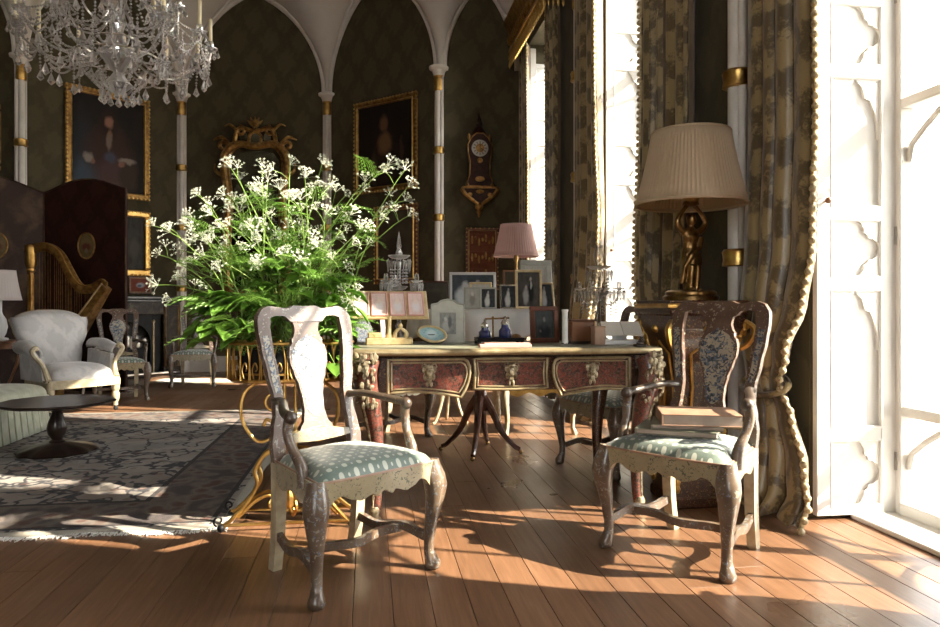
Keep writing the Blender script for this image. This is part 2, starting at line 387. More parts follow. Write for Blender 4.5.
de = math_(nt, 'MINIMUM', dx, dy)
def band(a, b_): return math_(nt, 'MULTIPLY', math_(nt, 'GREATER_THAN', de, a), math_(nt, 'LESS_THAN', de, b_))
bp = nd(nt, 'ShaderNodeTexVoronoi', {'Vector': P_, 'Scale': 11.0}, feature='SMOOTH_F1')
bord = ramp(nt, bp.outputs[0], [(.2, (.085,.04,.034)), (.4, (.15,.125,.11)), (.6, (.055,.045,.05))])
cc = mix(nt, band(.10, .52), field, bord)
cc = mix(nt, math_(nt, 'ADD', band(.085, .11), band(.50, .53)), cc, (.022,.02,.026))
cc = mix(nt, band(-1, .05), cc, (.36,.33,.28))
cc = mix(nt, .25, cc, mix(nt, noise(nt, P_, 60, 3).outputs[0], (.03,.028,.026), (.27,.25,.23)))
nt.links.new(cc, b.inputs['Base Color']); b.inputs['Roughness'].default_value = 1.0; b.inputs['Specular IOR Level'].default_value = .1
bump(nt, noise(nt, P_, 160, 2).outputs[0], b, .5, .006)
# pleated shade silk
def shade(name, col):
    m, nt, b = newmat(name); nt.nodes.remove(b)
    d = nd(nt, 'ShaderNodeBsdfDiffuse', {'Color': c4(col)}); t = nd(nt, 'ShaderNodeBsdfTranslucent', {'Color': c4(col)})
    mx = nd(nt, 'ShaderNodeMixShader', {0: .4, 1: d.outputs[0], 2: t.outputs[0]}); nt.links.new(mx.outputs[0], nt.nodes['Material Output'].inputs[0])
shade('shade_tan', (.66,.53,.38)); shade('shade_pink', (.60,.42,.38)); shade('shade_white', (.66,.60,.58))
# pictures: ellipses of colour on a dark ground, laid out in the picture's own frame
def picture(name, bg, bg2, blobs, rough=.6, ns=4):
    m, nt, b = newmat(name); gen = nd(nt, 'ShaderNodeTexCoord').outputs['Generated']
    nz = noise(nt, gen, 7, 3); col = ramp(nt, noise(nt, gen, ns, 3).outputs[0], [(.35, bg), (.65, bg2)])
    gg = nd(nt, 'ShaderNodeVectorMath', {0: gen, 1: nd(nt, 'ShaderNodeVectorMath', {0: nd(nt, 'ShaderNodeVectorMath', {0: nz.outputs['Color'], 1: (.5,.5,.5)}, operation='SUBTRACT').outputs[0], 'Scale': .10}, operation='SCALE').outputs[0]}, operation='ADD').outputs[0]
    for cx, cz, rx, rz, c in blobs:
        q = nd(nt, 'ShaderNodeVectorMath', {0: nd(nt, 'ShaderNodeVectorMath', {0: gg, 1: (cx, 0, cz)}, operation='SUBTRACT').outputs[0], 1: (1/rx, 0, 1/rz)}, operation='MULTIPLY')
        l = nd(nt, 'ShaderNodeVectorMath', {0: q.outputs[0]}, operation='LENGTH').outputs['Value']
        col = mix(nt, nd(nt, 'ShaderNodeMapRange', {0: l, 1: 1.25, 2: .65}).outputs[0], col, c)
    nt.links.new(col, b.inputs['Base Color']); b.inputs['Roughness'].default_value = rough; b.inputs['Specular IOR Level'].default_value = .2
picture('portrait_gentleman', (.008,.006,.006), (.016,.011,.009), [(.15,.3,.16,.5,(.018,.020,.024)),(.22,.14,.2,.22,(.040,.055,.075)),(.5,.40,.34,.27,(.042,.020,.015)),(.5,.56,.22,.14,(.040,.019,.014)),(.55,.16,.24,.2,(.070,.036,.034)),(.78,.18,.14,.2,(.040,.026,.018)),(.5,.72,.135,.16,(.024,.012,.009)),(.5,.74,.06,.075,(.26,.13,.085)),(.5,.60,.035,.05,(.16,.08,.05)),(.5,.52,.045,.09,(.16,.12,.09)),(.52,.36,.09,.06,(.055,.055,.085)),(.22,.33,.07,.05,(.24,.20,.17)),(.28,.29,.03,.03,(.2,.1,.07)),(.76,.34,.12,.035,(.24,.20,.17)),(.68,.29,.045,.035,(.22,.11,.075))])
picture('portrait_lady', (.008,.006,.005), (.016,.011,.008), [(.48,.28,.26,.36,(.022,.013,.010)),(.3,.2,.06,.2,(.05,.035,.025)),(.48,.76,.075,.10,(.14,.075,.04)),(.5,.52,.13,.13,(.16,.09,.045)),(.8,.42,.04,.14,(.05,.03,.018))])
picture('old_print', (.03,.028,.025), (.06,.055,.048), [(.5,.4,.3,.2,(.08,.075,.065)),(.4,.7,.25,.1,(.05,.05,.05))])
picture('dark_picture', (.05,.043,.032), (.075,.064,.045), [(.5,.4,.3,.25,(.05,.04,.03))])
picture('photo_bride', (.025,.03,.035), (.05,.055,.06), [(.42,.3,.2,.3,(.62,.62,.60)),(.47,.6,.11,.2,(.55,.55,.53)),(.5,.82,.07,.09,(.35,.33,.31))])
picture('photo_wedding', (.035,.045,.055), (.07,.08,.09), [(.25,.3,.18,.3,(.55,.58,.60)),(.32,.6,.10,.2,(.5,.5,.5)),(.62,.35,.12,.35,(.02,.02,.02)),(.62,.75,.05,.09,(.3,.28,.26))])
picture('photo_couple', (.05,.045,.04), (.09,.08,.07), [(.6,.42,.14,.34,(.012,.012,.013)),(.36,.3,.14,.24,(.36,.35,.33)),(.6,.8,.06,.07,(.38,.34,.3)),(.38,.56,.06,.07,(.36,.32,.29)),(.62,.62,.05,.12,(.4,.4,.38))])
picture('photo_faded', (.50,.48,.44), (.42,.40,.36), [(.5,.4,.25,.32,(.30,.28,.25)),(.5,.72,.12,.12,(.62,.58,.52))])
picture('photo_officer', (.03,.035,.035), (.05,.055,.055), [(.5,.22,.3,.3,(.015,.017,.02)),(.5,.5,.12,.2,(.03,.033,.035)),(.5,.68,.07,.10,(.16,.15,.14)),(.28,.25,.06,.06,(.12,.11,.1))])
picture('photo_grey', (.26,.26,.24), (.17,.17,.16), [(.4,.35,.25,.3,(.36,.36,.34)),(.62,.55,.12,.3,(.10,.10,.10)),(.36,.7,.1,.1,(.42,.41,.38))])
picture('miniature', (.62,.48,.46), (.55,.40,.38), [(.5,.38,.28,.26,(.60,.55,.58)),(.5,.62,.14,.14,(.62,.50,.44))])
picture('agate', (.20,.34,.38), (.34,.46,.48), [(.5,.5,.2,.3,(.46,.55,.56))], ns=9)
picture('cameo_oval', (.26,.07,.04), (.20,.05,.03), [(.5,.5,.22,.2,(.4,.42,.44)),(.45,.45,.12,.1,(.12,.14,.18))])
picture('medallion', (.10,.075,.03), (.14,.10,.045), [(.5,.55,.35,.3,(.16,.11,.05)),(.5,.45,.28,.16,(.10,.03,.02)),(.5,.3,.1,.1,(.16,.13,.09))])
picture('rack_red', (.12,.035,.016), (.16,.05,.022), [])
m, nt, b = newmat('mirror_glass'); b.inputs['Metallic'].default_value = 1; b.inputs['Roughness'].default_value = .12; b.inputs['Base Color'].default_value = (.35,.35,.31,1)
m, nt, b = newmat('marble'); v = coords(nt)
n1 = noise(nt, v, 9, 5, .65, 1.0)
nt.links.new(ramp(nt, n1.outputs[0], [(.35, (.020,.015,.012)), (.55, (.045,.032,.022)), (.7, (.11,.08,.05))]), b.inputs['Base Color']); b.inputs['Roughness'].default_value = .35

for k in ('marble', 'iron_black', 'dark_wood', 'ebony', 'steel', 'clock_red'): MT[k].node_tree.nodes['Principled BSDF'].inputs['Specular IOR Level'].default_value = .18
# ------------------------------------------------------------------ the room
XW = 2.15; XG = 2.64                       # inner face of the window wall, glass line
YF = [3.19 + 3.086*k for k in (-2, -1, 0, 1, 2)]; OW = 1.5; WH = 4.62  # first two are unseen windows, added for more daylight on camera-facing surfaces
C1, C2, C3, C4 = Vector((-4.68,10.225,0)), Vector((-2.985,11.74,0)), Vector((-.668,11.41,0)), Vector((.984,9.9,0))
CR, CL = Vector((XW,9.86,0)), Vector((-5.86,10.33,0))
ZC, ZV = 4.43, 6.08                        # top of the capitals, crown of the vault
Y_NEAR = -5.2
# floor: a dark sub-floor carrying single boards
fl = struct(B().box((-1.7, 3.4, -.06), (8.9, 18.0, .06)).build('floor', 'dark_wood', smooth=0))
bw = .137; x = -5.95; i = 0
while x < 2.74:
    cut = 5.2 + 3.6*math.sin(i*2.4); j = 0
    for y0, y1 in ((Y_NEAR+.02, cut), (cut, 11.9)):
        if y1 > 9.8:
            y1 = 9.8 if (x < -4.7 or x > .9) else 11.75
        o = B().box((0,0,-.0145), (bw-.0022, y1-y0-.002, .029), .0012).build('plank', 'oak_boards', fl, smooth=0)
        o.location = (x+bw/2, (y0+y1)/2, 0); j += 1
    x += bw; i += 1
# walls: flat slabs with the room side on their own plane y=0 (x along the wall)
def slab(name, A, Bp, z0=0, z1=6.2, t=.18, mat='wall_damask'):
    d = Bp-A; L = d.length; rz = math.atan2(d.y, d.x)
    o = B().box((L/2, t/2, (z0+z1)/2), (L, t, z1-z0)).build(name, mat, None, A, rz, smooth=0); return struct(o)
slab('wall_end_left', CL, C1); slab('wall_apse_left', C1, C2); slab('wall_apse_back', C2, C3); slab('wall_apse_right', C3, C4); slab('wall_end_right', C4, CR)
slab('wall_left', Vector((CL.x, Y_NEAR, 0)), CL)
NX0, NX1, NZ0, NZ1 = -3.0, -.6, .8, 4.6           # unseen window added behind the camera to brighten camera-facing surfaces
b = B()
for x0, x1, z0, z1 in ((CL.x-.1, NX0, 0, 6.2), (NX1, XW+.6, 0, 6.2), (NX0, NX1, 0, NZ0), (NX0, NX1, NZ1, 6.2)): b.box(((x0+x1)/2, Y_NEAR-.1, (z0+z1)/2), (x1-x0, .2, z1-z0))
struct(b.build('wall_near', 'wall_damask', smooth=0))
wnr = setting('window_6'); b = B()  # added daylight source, out of view
for x in [lerp(NX0, NX1, i/6) for i in range(7)]: b.box((x, Y_NEAR-.1, (NZ0+NZ1)/2), (.06, .08, NZ1-NZ0), .006)
for z in (NZ0, 2.0, 3.3, NZ1): b.box(((NX0+NX1)/2, Y_NEAR-.1, z), (NX1-NX0, .08, .06), .006)
b.build('frame', 'white_paint', wnr, smooth=0)
for i in range(6):
    for z0, z1 in ((NZ0, 2.0), (2.0, 3.3), (3.3, NZ1)): B().box((lerp(NX0, NX1, (i+.5)/6), Y_NEAR-.1, (z0+z1)/2), ((NX1-NX0)/6-.06, .005, z1-z0-.06)).build('pane', 'pane_glass', wnr, smooth=0)
b = B(); ys = [Y_NEAR-.1]
for y in YF: ys += [y-OW, y]
ys.append(CR.y+.15)
for k in range(0, len(ys), 2): b.box((XW+.3, (ys[k]+ys[k+1])/2, 3.1), (.6, ys[k+1]-ys[k], 6.2))
for y in YF: b.box((XW+.3, y-OW/2, (WH+6.2)/2), (.6, OW, 6.2-WH))
struct(b.build('wall_right', 'wall_damask', smooth=0))
# ceiling slab, with fan conoids springing from each column
cl = struct(B().box((-1.7, 3.4, 6.26), (9.6, 18.2, .12)).build('ceiling', 'plaster', smooth=0))
RV = 1.74
def fan_r(h): return RV - math.sqrt(max(RV*RV-h*h, 0))
def fan(P, a0, a1, n=14, hmax=1.66):
    b = B()
    def fn(u, v):
        h = v*hmax; r = fan_r(h) + .05; a = lerp(a0, a1, u); return (P.x+r*math.cos(a), P.y+r*math.sin(a), ZC+h)
    b.grid(fn, n, 16); b.build('vault_fan', 'plaster', cl, smooth=60)
    for u, rr, k in ((0, .045, 1), (1, .045, 1), (.055, .022, 0), (.945, .022, 0)):
        a = lerp(a0, a1, u); pts = []
        for t in range(15):
            h = hmax*t/14; r = fan_r(h)+.055 + (.02 if k == 0 else 0); pts.append((P.x+r*math.cos(a), P.y+r*math.sin(a), ZC+h))
        B().tube(pts, rr, 8).build('vault_rib', 'stone_white', cl, smooth=60)
def ang(A, Bp): d = Bp-A; return math.atan2(d.y, d.x)
e = .05
fan(C4, ang(C4, C3)-2*PI*0+e, ang(C4, CR)+2*PI-e)
fan(C3, ang(C3, C2)+e if ang(C3, C2) > 0 else ang(C3, C2)+2*PI+e, ang(C3, C4)+2*PI-e)
fan(C2, ang(C2, C1)+2*PI+e, ang(C2, C3)+2*PI-e)
fan(C1, ang(C1, CL)+e, ang(C1, C2)+2*PI-e)
fan(CR, PI+e, 1.5*PI-e, 8)
# clustered wall columns with gilded rings
def column(name, P, n, top=ZC, z_rings=(1.33, 2.30, 3.25)):
    n = Vector(n).normalized(); s_ = Vector((-n.y, n.x, 0)); r = setting(name, P)
    b = B()
    for off, out, rr in ((0, .045, .040), (-.048, .02, .028), (.048, .02, .028)):
        q = s_*off + n*out; b.lathe([(rr, 0), (rr, top-.1)], 14, (q.x, q.y, 0))
    b.build('shaft', 'stone_white', r)
    q = n*.03
    B().lathe([(.062, -.34), (.070, -.32), (.066, -.15), (.080, -.13)], 20, (q.x, q.y, top)).build('gilded_collar', 'gilt', r)
    B().lathe([(.078, -.13), (.085, -.09), (.10, -.05), (.135, -.03), (.14, 0), (.12, .01)], 20, (q.x, q.y, top)).build('capital', 'stone_white', r)
    for z in z_rings:
        B().lathe([(.076, -.05), (.086, -.045), (.080, -.01), (.086, .035), (.076, .05)], 20, (q.x, q.y, z)).build('gilded_ring', 'gilt', r)
    B().lathe([(.13, 0), (.13, .14), (.11, .17), (.10, .24), (.09, .26)], 20, (q.x, q.y, 0)).build('base', 'stone_white', r)
    return r
mid = Vector((-1.84, 7, 0))
for k, (P, A, D) in enumerate(((C1, CL, C2), (C2, C1, C3), (C3, C2, C4), (C4, C3, CR))):
    n = ((P-A).normalized() + (P-D).normalized())
    nn = Vector((mid.x-P.x, mid.y-P.y, 0)) if True else n
    column('trim_%d' % (k+1), P, nn)
for k, y in enumerate((3.82, 6.95)): column('trim_%d' % (k+5), Vector((XW, y, 0)), (-1, 0, 0), 4.43, (1.33, 2.37, 3.4))
for k, (A, D) in enumerate(((CL, C1), (C1, C2), (C2, C3), (C3, C4), (C4, CR))):
    d = D-A; L = d.length; nm = ('end_left', 'apse_left', 'apse_back', 'apse_right', 'end_right')[k]
    o = B().box((L/2, -.015, .11), (L, .03, .22), .006).box((L/2, -.02, .235), (L, .04, .03), .008).build('baseboard_'+nm, 'stone_white', None, A, math.atan2(d.y, d.x)); struct(o)
k = 0
for a, c in ((YF[2], YF[3]-OW), (YF[3], YF[4]-OW), (YF[4], CR.y)):
    k += 1; struct(B().box((XW-.012, (a+c)/2, .11), (.024, c-a, .22), .006).build('baseboard_window_wall_%d' % k, 'stone_white'))
# ------------------------------------------------------------------ windows with panelled gothic shutters
def corner_cusp(a, c):
    return [(0,0),(a,0),(.80*a,.10*c),(.66*a,.30*c),(.64*a,.46*c),(.52*a,.52*c),(.46*a,.64*c),(.30*a,.66*c),(.10*a,.80*c),(0,c)]
def arch_head(w, h, t):       # ogee trefoil head, left half mirrored
    left = [(0,0),(w/2,0),(w/2-.012,-.02),(w*.36,-.045),(w*.30,-.10),(w*.20,-.11),(w*.12,-.16),(w*.06,-.22),(.012,-.30),(0,-.30)]
    return left
def shutter(win, y, flip=1):
    w = .433; x0 = XW+.015; H = WH-.06
    cells = []; z = .062
    sizes = [.325, .68, .285, .64, .30, .64, .285, .64]; gaps = .062
    b = B(); rails = [(.02, .062)]
    for k, s in enumerate(sizes):
        if z+s > H-.04: s = H-.05-z
        cells.append((z, z+s, k % 2)); rails.append((z+s, z+s+gaps)); z += s+gaps
        if z > H-.1: break
    th = .036; a, c = .075, .085
    b.box((a/2, 0, H/2+.01), (a, th, H-.02), .003); b.box((w-c/2, 0, H/2+.01), (c, th, H-.02), .003)
    for z0, z1 in rails: b.box(((a+w-c)/2, 0, (z0+z1)/2), (w-a-c, th, z1-z0), .002)
    sh = b.build('shutter', 'white_paint', win, (x0, y-th/2-.004, 0), smooth=0)
    pw = w-a-c
    for z0, z1, tall in cells:
        B().box((a+pw/2, .010, (z0+z1)/2), (pw, .010, z1-z0)).build('panel', 'white_paint', sh, smooth=0)
        m_ = B(); e = .006
        for p, q in (((a,z0),(a+pw,z0)), ((a+pw,z0),(a+pw,z1)), ((a+pw,z1),(a,z1)), ((a,z1),(a,z0))):
            m_.tube([(p[0],-.012,p[1]), (q[0],-.012,q[1])], .009, 6)
        m_.build('panel_moulding', 'white_paint', sh)
        t = B(); cw = pw/2; hh = (z1-z0)/2
        if tall:
            hd = arch_head(pw, .3, 0)
            for sx in (1, -1):
                t.prism([(a+pw/2+sx*(-pw/2+p), z1+q) for p, q in hd], .016, Matrix.Translation((0, -.002, 0)))
        else:
            for sx in (1, -1):
                for sz in (1, -1):
                    cc_ = corner_cusp(cw*.98, hh*.98)
                    t.prism([(a+pw/2+sx*(-cw+p), (z0+z1)/2+sz*(-hh+q)) for p, q in cc_], .016, Matrix.Translation((0, -.002, 0)))
        t.build('tracery', 'white_paint', sh, smooth=0)
    B().sphere((.045, -.04, 1.565), (.016,.016,.016)).tube([(.045,-.02,1.565),(.045,-.035,1.565)], .007, 8).build('knob', 'brown_wood', sh)
    for z in (.28, 1.4, 2.6): B().box((w-.006, -.022, z), (.02, .012, .09)).build('hinge', 'steel', sh, smooth=0)
    return sh
for k, yf in enumerate(YF):
    win = setting('window_%d' % (k+1)); yn = yf-OW; ym = (yn+yf)/2  # the two nearest are out of view, added as fill light
    b = B()
    for y in (yn+.035, yf-.035): b.box((XG, y, WH/2), (.10, .07, WH), .006)
    b.box((XG, ym, WH-.04), (.10, OW-.14, .08), .006); b.box((XG, ym, .04), (.11, OW-.14, .08), .006)
    b.build('frame', 'white_paint', win, smooth=0)
    b = B()
    for y in (yn+.02, yf-.012): b.box((XG-.075, y, WH/2), (.035, .04 if y < ym else .024, WH), .004)
    b.box((XG-.14, ym, .012), (.30, OW-.05, .025), .006)
    b.build('jamb_moulding', 'white_paint', win, smooth=0)
    B().box((XG, ym, WH/2), (.075, .055, WH-.16), .006).build('mullion', 'white_paint', win, smooth=0)
    zs = [.08, .53, 2.05, 3.35, WH-.08]
    for z in zs[1:4]:
        B().box((XG-.006, ym, z), (.09, OW-.14, .05), .008).build('transom', 'white_paint', win, smooth=0)
    ws = [(yn+.07, ym-.0275), (ym+.0275, yf-.07)]
    for i in range(4):
        for a, c in ws:
            B().box((XG+.01, (a+c)/2, (zs[i]+zs[i+1])/2), (.005, c-a, zs[i+1]-zs[i])).build('pane', 'pane_glass', win, smooth=0)
            t = B(); w = c-a; zt = zs[i+1]-.025
            for sy in (1, -1):     # cusped gothic head in each light
                pts = [((a+c)/2+sy*(-w/2+p), q) for p, q in ((0,-.26),(.02,-.18),(w*.16,-.11),(w*.30,-.05),(w*.5,0))]
                t.tube([(XG, y, zt+q) for y, q in pts], .016, 6)
            t.build('tracery', 'white_paint', win)
            if i in (1, 2):
                B().box((XG, (a+c)/2, (zs[i]+zs[i+1])/2), (.022, .018, zs[i+1]-zs[i]-.05)).build('glazing_bar', 'white_paint', win, smooth=0)
    if k > 1: shutter(win, yf)
# terrace outside
struct(B().box((43, 6, -.3), (80, 120, .1)).build('ground_terrace', 'gravel', smooth=0))
# ------------------------------------------------------------------ curtains
def curtain(label, ylead, yrear, x, ztop, tied, nf=5, amp=.045, seed=0, fringe=True, lead_out=0.0, wtab=None, group=None):
    rnd = random.Random(seed); ph = [rnd.uniform(0, 6) for _ in range(6)]
    root = thing('curtain', label, 'curtain', (x, yrear, 0), 0, 'gold damask curtains at the windows')
    wt = wtab or [(0,1.06),(.05,1.05),(.3,.86),(.56,.56),(.64,.46),(.74,.56),(1.0,.88),(1.3,1.04),(1.7,1.06),(2.6,1.0),(5,.97)]
    span = ylead-yrear
    def fn(u, v):
        v2 = v**1.35; z = .012 + v2*(ztop-.012)
        k = interp(wt, z) if tied else 1+.03*math.sin(z*1.7+ph[0])
        a = amp*(.75+.35*math.sin(u*9+ph[1]))*(1.0 if not tied else interp([(0,1.5),(.3,1.1),(.64,.55),(1.0,1.15),(2,1)], z))
        f = u*nf*2*PI + .35*math.sin(z*1.1+ph[2]) + .3*math.sin(u*5+ph[3])
        bulge = interp([(0,-.05),(.15,-.02),(.64,-.02),(.95,-.055),(1.4,-.02),(2,0)], z) if tied else 0
        pud = interp([(0,1),(.14,.35),(.3,0)], z)
        dx = a*math.sin(f) + .3*a*math.sin(2*f+ph[4]) + bulge + lead_out*(1-u) - pud*(.02+.05*abs(math.sin(u*17+ph[5])))
        dy = span*(1-u)*k + .5*a*math.cos(f) + pud*.05*math.sin(u*23)
        return (dx, dy, z + pud*.02*abs(math.sin(u*31)))
    nu = nf*14
    B().grid(fn, nu, 70).build('drape', 'curtain_damask', root, smooth=180, solid=.012)
    ln = B().grid(lambda u, v: (fn(u, v)[0]+.03, fn(u, v)[1]*.92, fn(u, v)[2]), nu//2, 40).build('lining', 'curtain_lining', root, smooth=180)
    if fringe:
        b = B(); zz = 0; n = int(ztop/.048)
        ed = [Vector(fn(0, (j/n)**(1/1.35))) for j in range(n+1)]
        b.tube(ed, .011, 6)
        for j in range(0, n+1):
            p = ed[j] + Vector((-.008, .016*(1 if span > 0 else -1), 0)); b.sphere(p, (.018,.022,.019), 8, 5)
        o = b.build('bobble_fringe', 'fringe_gold', root, smooth=180); o['kind'] = 'stuff'
    if tied:
        k = interp(wt, .64); c = span*.5*k
        pts = [(.052*math.cos(t)-.028, c+(abs(span)*k*.5+.03)*math.sin(t), .64+.05*math.cos(t)) for t in [2*PI*i/28 for i in range(28)]]
        B().tube(pts, .016, 8, True).build('tieback', 'curtain_damask', root)
    return root
curtain('sunlit gold damask curtain with bobble edge beside the open white shutter', 2.99, 3.60, 2.08, 4.85, True, 4, .045, 3, True, -.02, [(0,1.05),(.05,1.04),(.3,.90),(.5,.74),(.66,.56),(.8,.70),(1.05,.97),(1.3,1.03),(1.7,1.02),(2.6,1.0),(5,.98)])
curtain('shaded brown curtain hanging directly behind the big tan lampshade', 5.0, 4.22, 2.03, 4.85, True, 6, .045, 5, True, -.02)
curtain('gold curtain with bright bobble edge rising behind the crystal girandole on the wooden box', 5.98, 6.72, 2.03, 4.75, True, 5, .045, 9, True, -.02)
curtain('dark curtain in the shade left of the gold curtain behind the desk', 8.0, 7.54, 2.05, 4.52, False, 6, .04, 13, True, 0)
curtain('narrow gold curtain in the far corner behind the pink lamp', 9.06, 9.45, 2.06, 4.52, False, 4, .035, 17, True, 0)
curtain('unseen gold curtain shaped to block low sun at the nearest shuttered window', 1.92, 1.35, 2.07, 4.85, True, 6, .04, 21, False, 0, [(0,1.22),(.5,1.30),(.8,1.2),(1.1,1.05),(1.6,1.0),(5,.98)])  # out of view; wide foot shaped to keep low sun off the near floor
# gilded pelmet over the far window
pel = thing('pelmet', 'carved gilded pelmet with hanging drops over the far curtains', 'pelmet', (XW-.002, 8.50, 0))
L = 2.0; DX = .22; zb = 4.50
def pel_path(o, z): return [(-.0, -L/2-o, z), (-DX-o, -L/2-o, z), (-DX-o, L/2+o*0, z), (0, L/2, z)]
def mould(o0, o1, z0, z1):
    b = B(); pr = []
    for oo, zz in ((o0, z0), (o1, z1), (o1+.0, z1+.015), (o0-.03, z1+.015), (o0-.03, z0)):
        pr.append(pel_path(oo, zz))
    n = len(pr)
    for q in pr: b.v += q
    for i in range(n):
        for j in range(3): a, c = i*4+j, ((i+1) % n)*4+j; b.f.append((a, a+1, c+1, c))
    return b
mould(.03, .11, zb+.30, zb+.44).build('cornice', 'gilt', pel, smooth=0)
mould(.015, .03, zb+.08, zb+.30).build('frieze', 'gilt_old', pel, smooth=0)
mould(.035, .03, zb+.05, zb+.09).build('bead_moulding', 'gilt', pel, smooth=0)
b = B()
for j in range(34):
    y = -L/2+.03+j*(L-.06)/33
    b.sphere((-DX-.03, y, zb+.19+.03*math.sin(j*1.9)), (.03,.036,.05), 7, 5); b.tube([(-DX-.03, y, zb+.14), (-DX-.045, y+.03, zb+.22), (-DX-.03, y+.05, zb+.27)], [.012,.018,.006], 6)
for j in range(5): b.sphere((-.03-j*.06, -L/2-.02, zb+.19), (.035,.03,.05), 7, 5)
b.build('carved_leaves', 'gilt', pel)
dr = None
for j in range(44):
    y = -L/2+.02+j*(L-.04)/43
    if dr is None: dr = B().lathe([(.006,0),(.020,-.03),(.024,-.06),(.010,-.09),(.014,-.12),(.018,-.16),(.004,-.20)], 8).build('drop', 'gilt', pel, (-DX-.02, y, zb+.05))
    else: link_copy(dr, pel, (-DX-.02, y, zb+.05 - (.03 if j % 2 else 0)))
for j in range(5): link_copy(dr, pel, (-.04-j*.055, -L/2-.01, zb+.05))
# ------------------------------------------------------------------ lacquered elbow chairs (front is -Y, origin on the floor)
def yb(z): h = z-.43; return .19 + .15*h + .075*h*h
def make_chair(arms=True):
    root = bpy.data.objects.new('lacquer_armchair', None); sc.collection.objects.link(root); root.empty_display_size = .1
    fx, fy, rx, ry = .262, -.212, .187, .20
    # cushion
    def cush(u, v):
        a, b2 = u*2-1, v*2-1
        hw = lerp(.272, .195, v); y = lerp(-.238, .185, v) - .018*(1-v)*(1-a*a)
        ee = (1-abs(a)**5)*(1-abs(b2)**5)
        return (hw*a, y, .432 + .052*max(ee, 0)**.45 + .012*(1-a*a)*(1-b2*b2))
    b = B().grid(cush, 19, 19); b.add([(.272*s, -.238, .425) if k == 0 else (.195*s, .185, .425) for k in (0, 1) for s in (-1, 1)], [(0, 1, 3, 2)])
    b.build('seat', 'seat_silk', root, smooth=60)
    b = B(); pr = []
    # piping round the cushion
    pts = [cush(u, 0) for u in [i/10 for i in range(11)]] + [cush(1, v/10) for v in range(1, 11)] + [cush(1-i/10, 1) for i in range(1, 11)] + [cush(0, 1-v/10) for v in range(1, 10)]
    B().tube([(p[0], p[1], .434) for p in pts], .006, 6, True).build('seat_piping', 'leather_tan', root)
    # rails with scalloped aprons
    def apron(t):
        k = abs(t*2-1)
        return interp([(0,.372),(.14,.352),(.20,.366),(.42,.350),(.55,.358),(.72,.380),(.80,.374),(1,.325)], k)
    pr = []
    for i in range(41):
        t = i/40; x = lerp(-fx+.01, fx-.01, t); y = -.232 - .016*(1-(2*t-1)**2); pr.append(((x, y, .434), (x, y, apron(t))))
    B().strip(pr, (0, .026, 0)).build('front_rail', 'lacquer_apron', root)
    for s in (-1, 1):
        pr = []
        for i in range(25):
            t = i/24; x = s*lerp(fx+.004, rx+.008, t); y = lerp(fy+.01, ry-.02, t); pr.append(((x, y, .434), (x, y, .355+.018*math.cos(t*PI*4)*(.4+.6*abs(2*t-1)))))
        B().strip(pr, (.026, 0, 0)).build('side_rail', 'lacquer_apron', root)
    B().strip([((-rx, .185, .434), (-rx, .185, .36)), ((rx, .185, .434), (rx, .185, .36))], (0, .026, 0)).build('back_rail', 'lacquer_dark', root)
    # cabriole front legs
    prof = [(0,.434,.036),(.006,.405,.040),(.016,.37,.047),(.024,.335,.047),(.022,.29,.039),(.013,.235,.031),(.004,.175,.025),(-.003,.115,.021),(-.003,.07,.021),(.005,.042,.026),(.013,.022,.033),(.013,.008,.031),(.012,0,.022)]
    for s in (-1, 1):
        dxy = Vector((s*.6, -.8, 0)).normalized()
        B().tube([(s*fx+dxy.x*o, fy+dxy.y*o, z) for o, z, r in prof], [p[2] for p in prof], 12).build('leg', 'lacquer_leg', root, smooth=70)
        pr = []
        for t in range(9):
            z = lerp(.43, 0, t/8); x = s*(rx + .004*math.sin(t/8*PI)); y = .182 + .028*(t/8)**2 + .012*math.sin(t/8*PI)*-1; w = lerp(.024, .019, t/8)
            pr.append(((x-w, y, z), (x+w, y, z)))
        B().strip(pr, (0, .042, 0)).build('leg', 'cream_paint', root)
    # H stretcher, wavy
    zz = .135
    for s in (-1, 1):
        pts = []
        for i in range(13):
            t = i/12; pts.append((s*lerp(rx, fx, t), lerp(.198, fy, t), zz + .012*math.cos(t*PI*3)))
        pr = [((p[0]-.011, p[1], p[2]+.0), (p[0]+.011, p[1], p[2])) for p in pts]
        B().strip(pr, (0, 0, .034)).build('stretcher', 'lacquer_leg', root)
    xl = lerp(rx, fx, .62); pr = []
    for i in range(15):
        t = i/14; x = lerp(-xl, xl, t); y = lerp(.198, fy, .62) - .03*math.sin(t*PI)*math.cos((t-.5)*8); pr.append(((x, y-.012, zz), (x, y+.012, zz)))
    B().strip(pr, (0, 0, .032)).build('stretcher', 'lacquer_leg', root)
    # back: stiles, crest, splat, shoe
    st = [(.40,.182,.026),(.50,.184,.027),(.56,.177,.023),(.62,.166,.020),(.68,.165,.021),(.78,.180,.024),(.88,.194,.026),(.95,.199,.027),(1.0,.196,.029),(1.03,.186,.020)]
    for s in (-1, 1):
        pr = []
        for i in range(31):
            z = lerp(.40, 1.03, i/30); x = interp([(a, b_) for a, b_, c in st], z); w = interp([(a, c) for a, b_, c in st], z)
            pr.append(((s*x-w, yb(z), z), (s*x+w, yb(z), z)))
        B().strip(pr, (0, .030, 0)).build('stile', 'lacquer_ground', root)
        pr = []
        for i in range(21):
            z = lerp(.70, .93, i/20); x = interp([(a, b_) for a, b_, c in st], z); w = interp([(a, c) for a, b_, c in st], z)*.5
            pr.append(((s*x-w, yb(z)-.0155, z), (s*x+w, yb(z)-.0155, z)))
        B().strip(pr, (0, .002, 0)).build('painted_panel', 'lacquer_reserve', root)
    pr = []
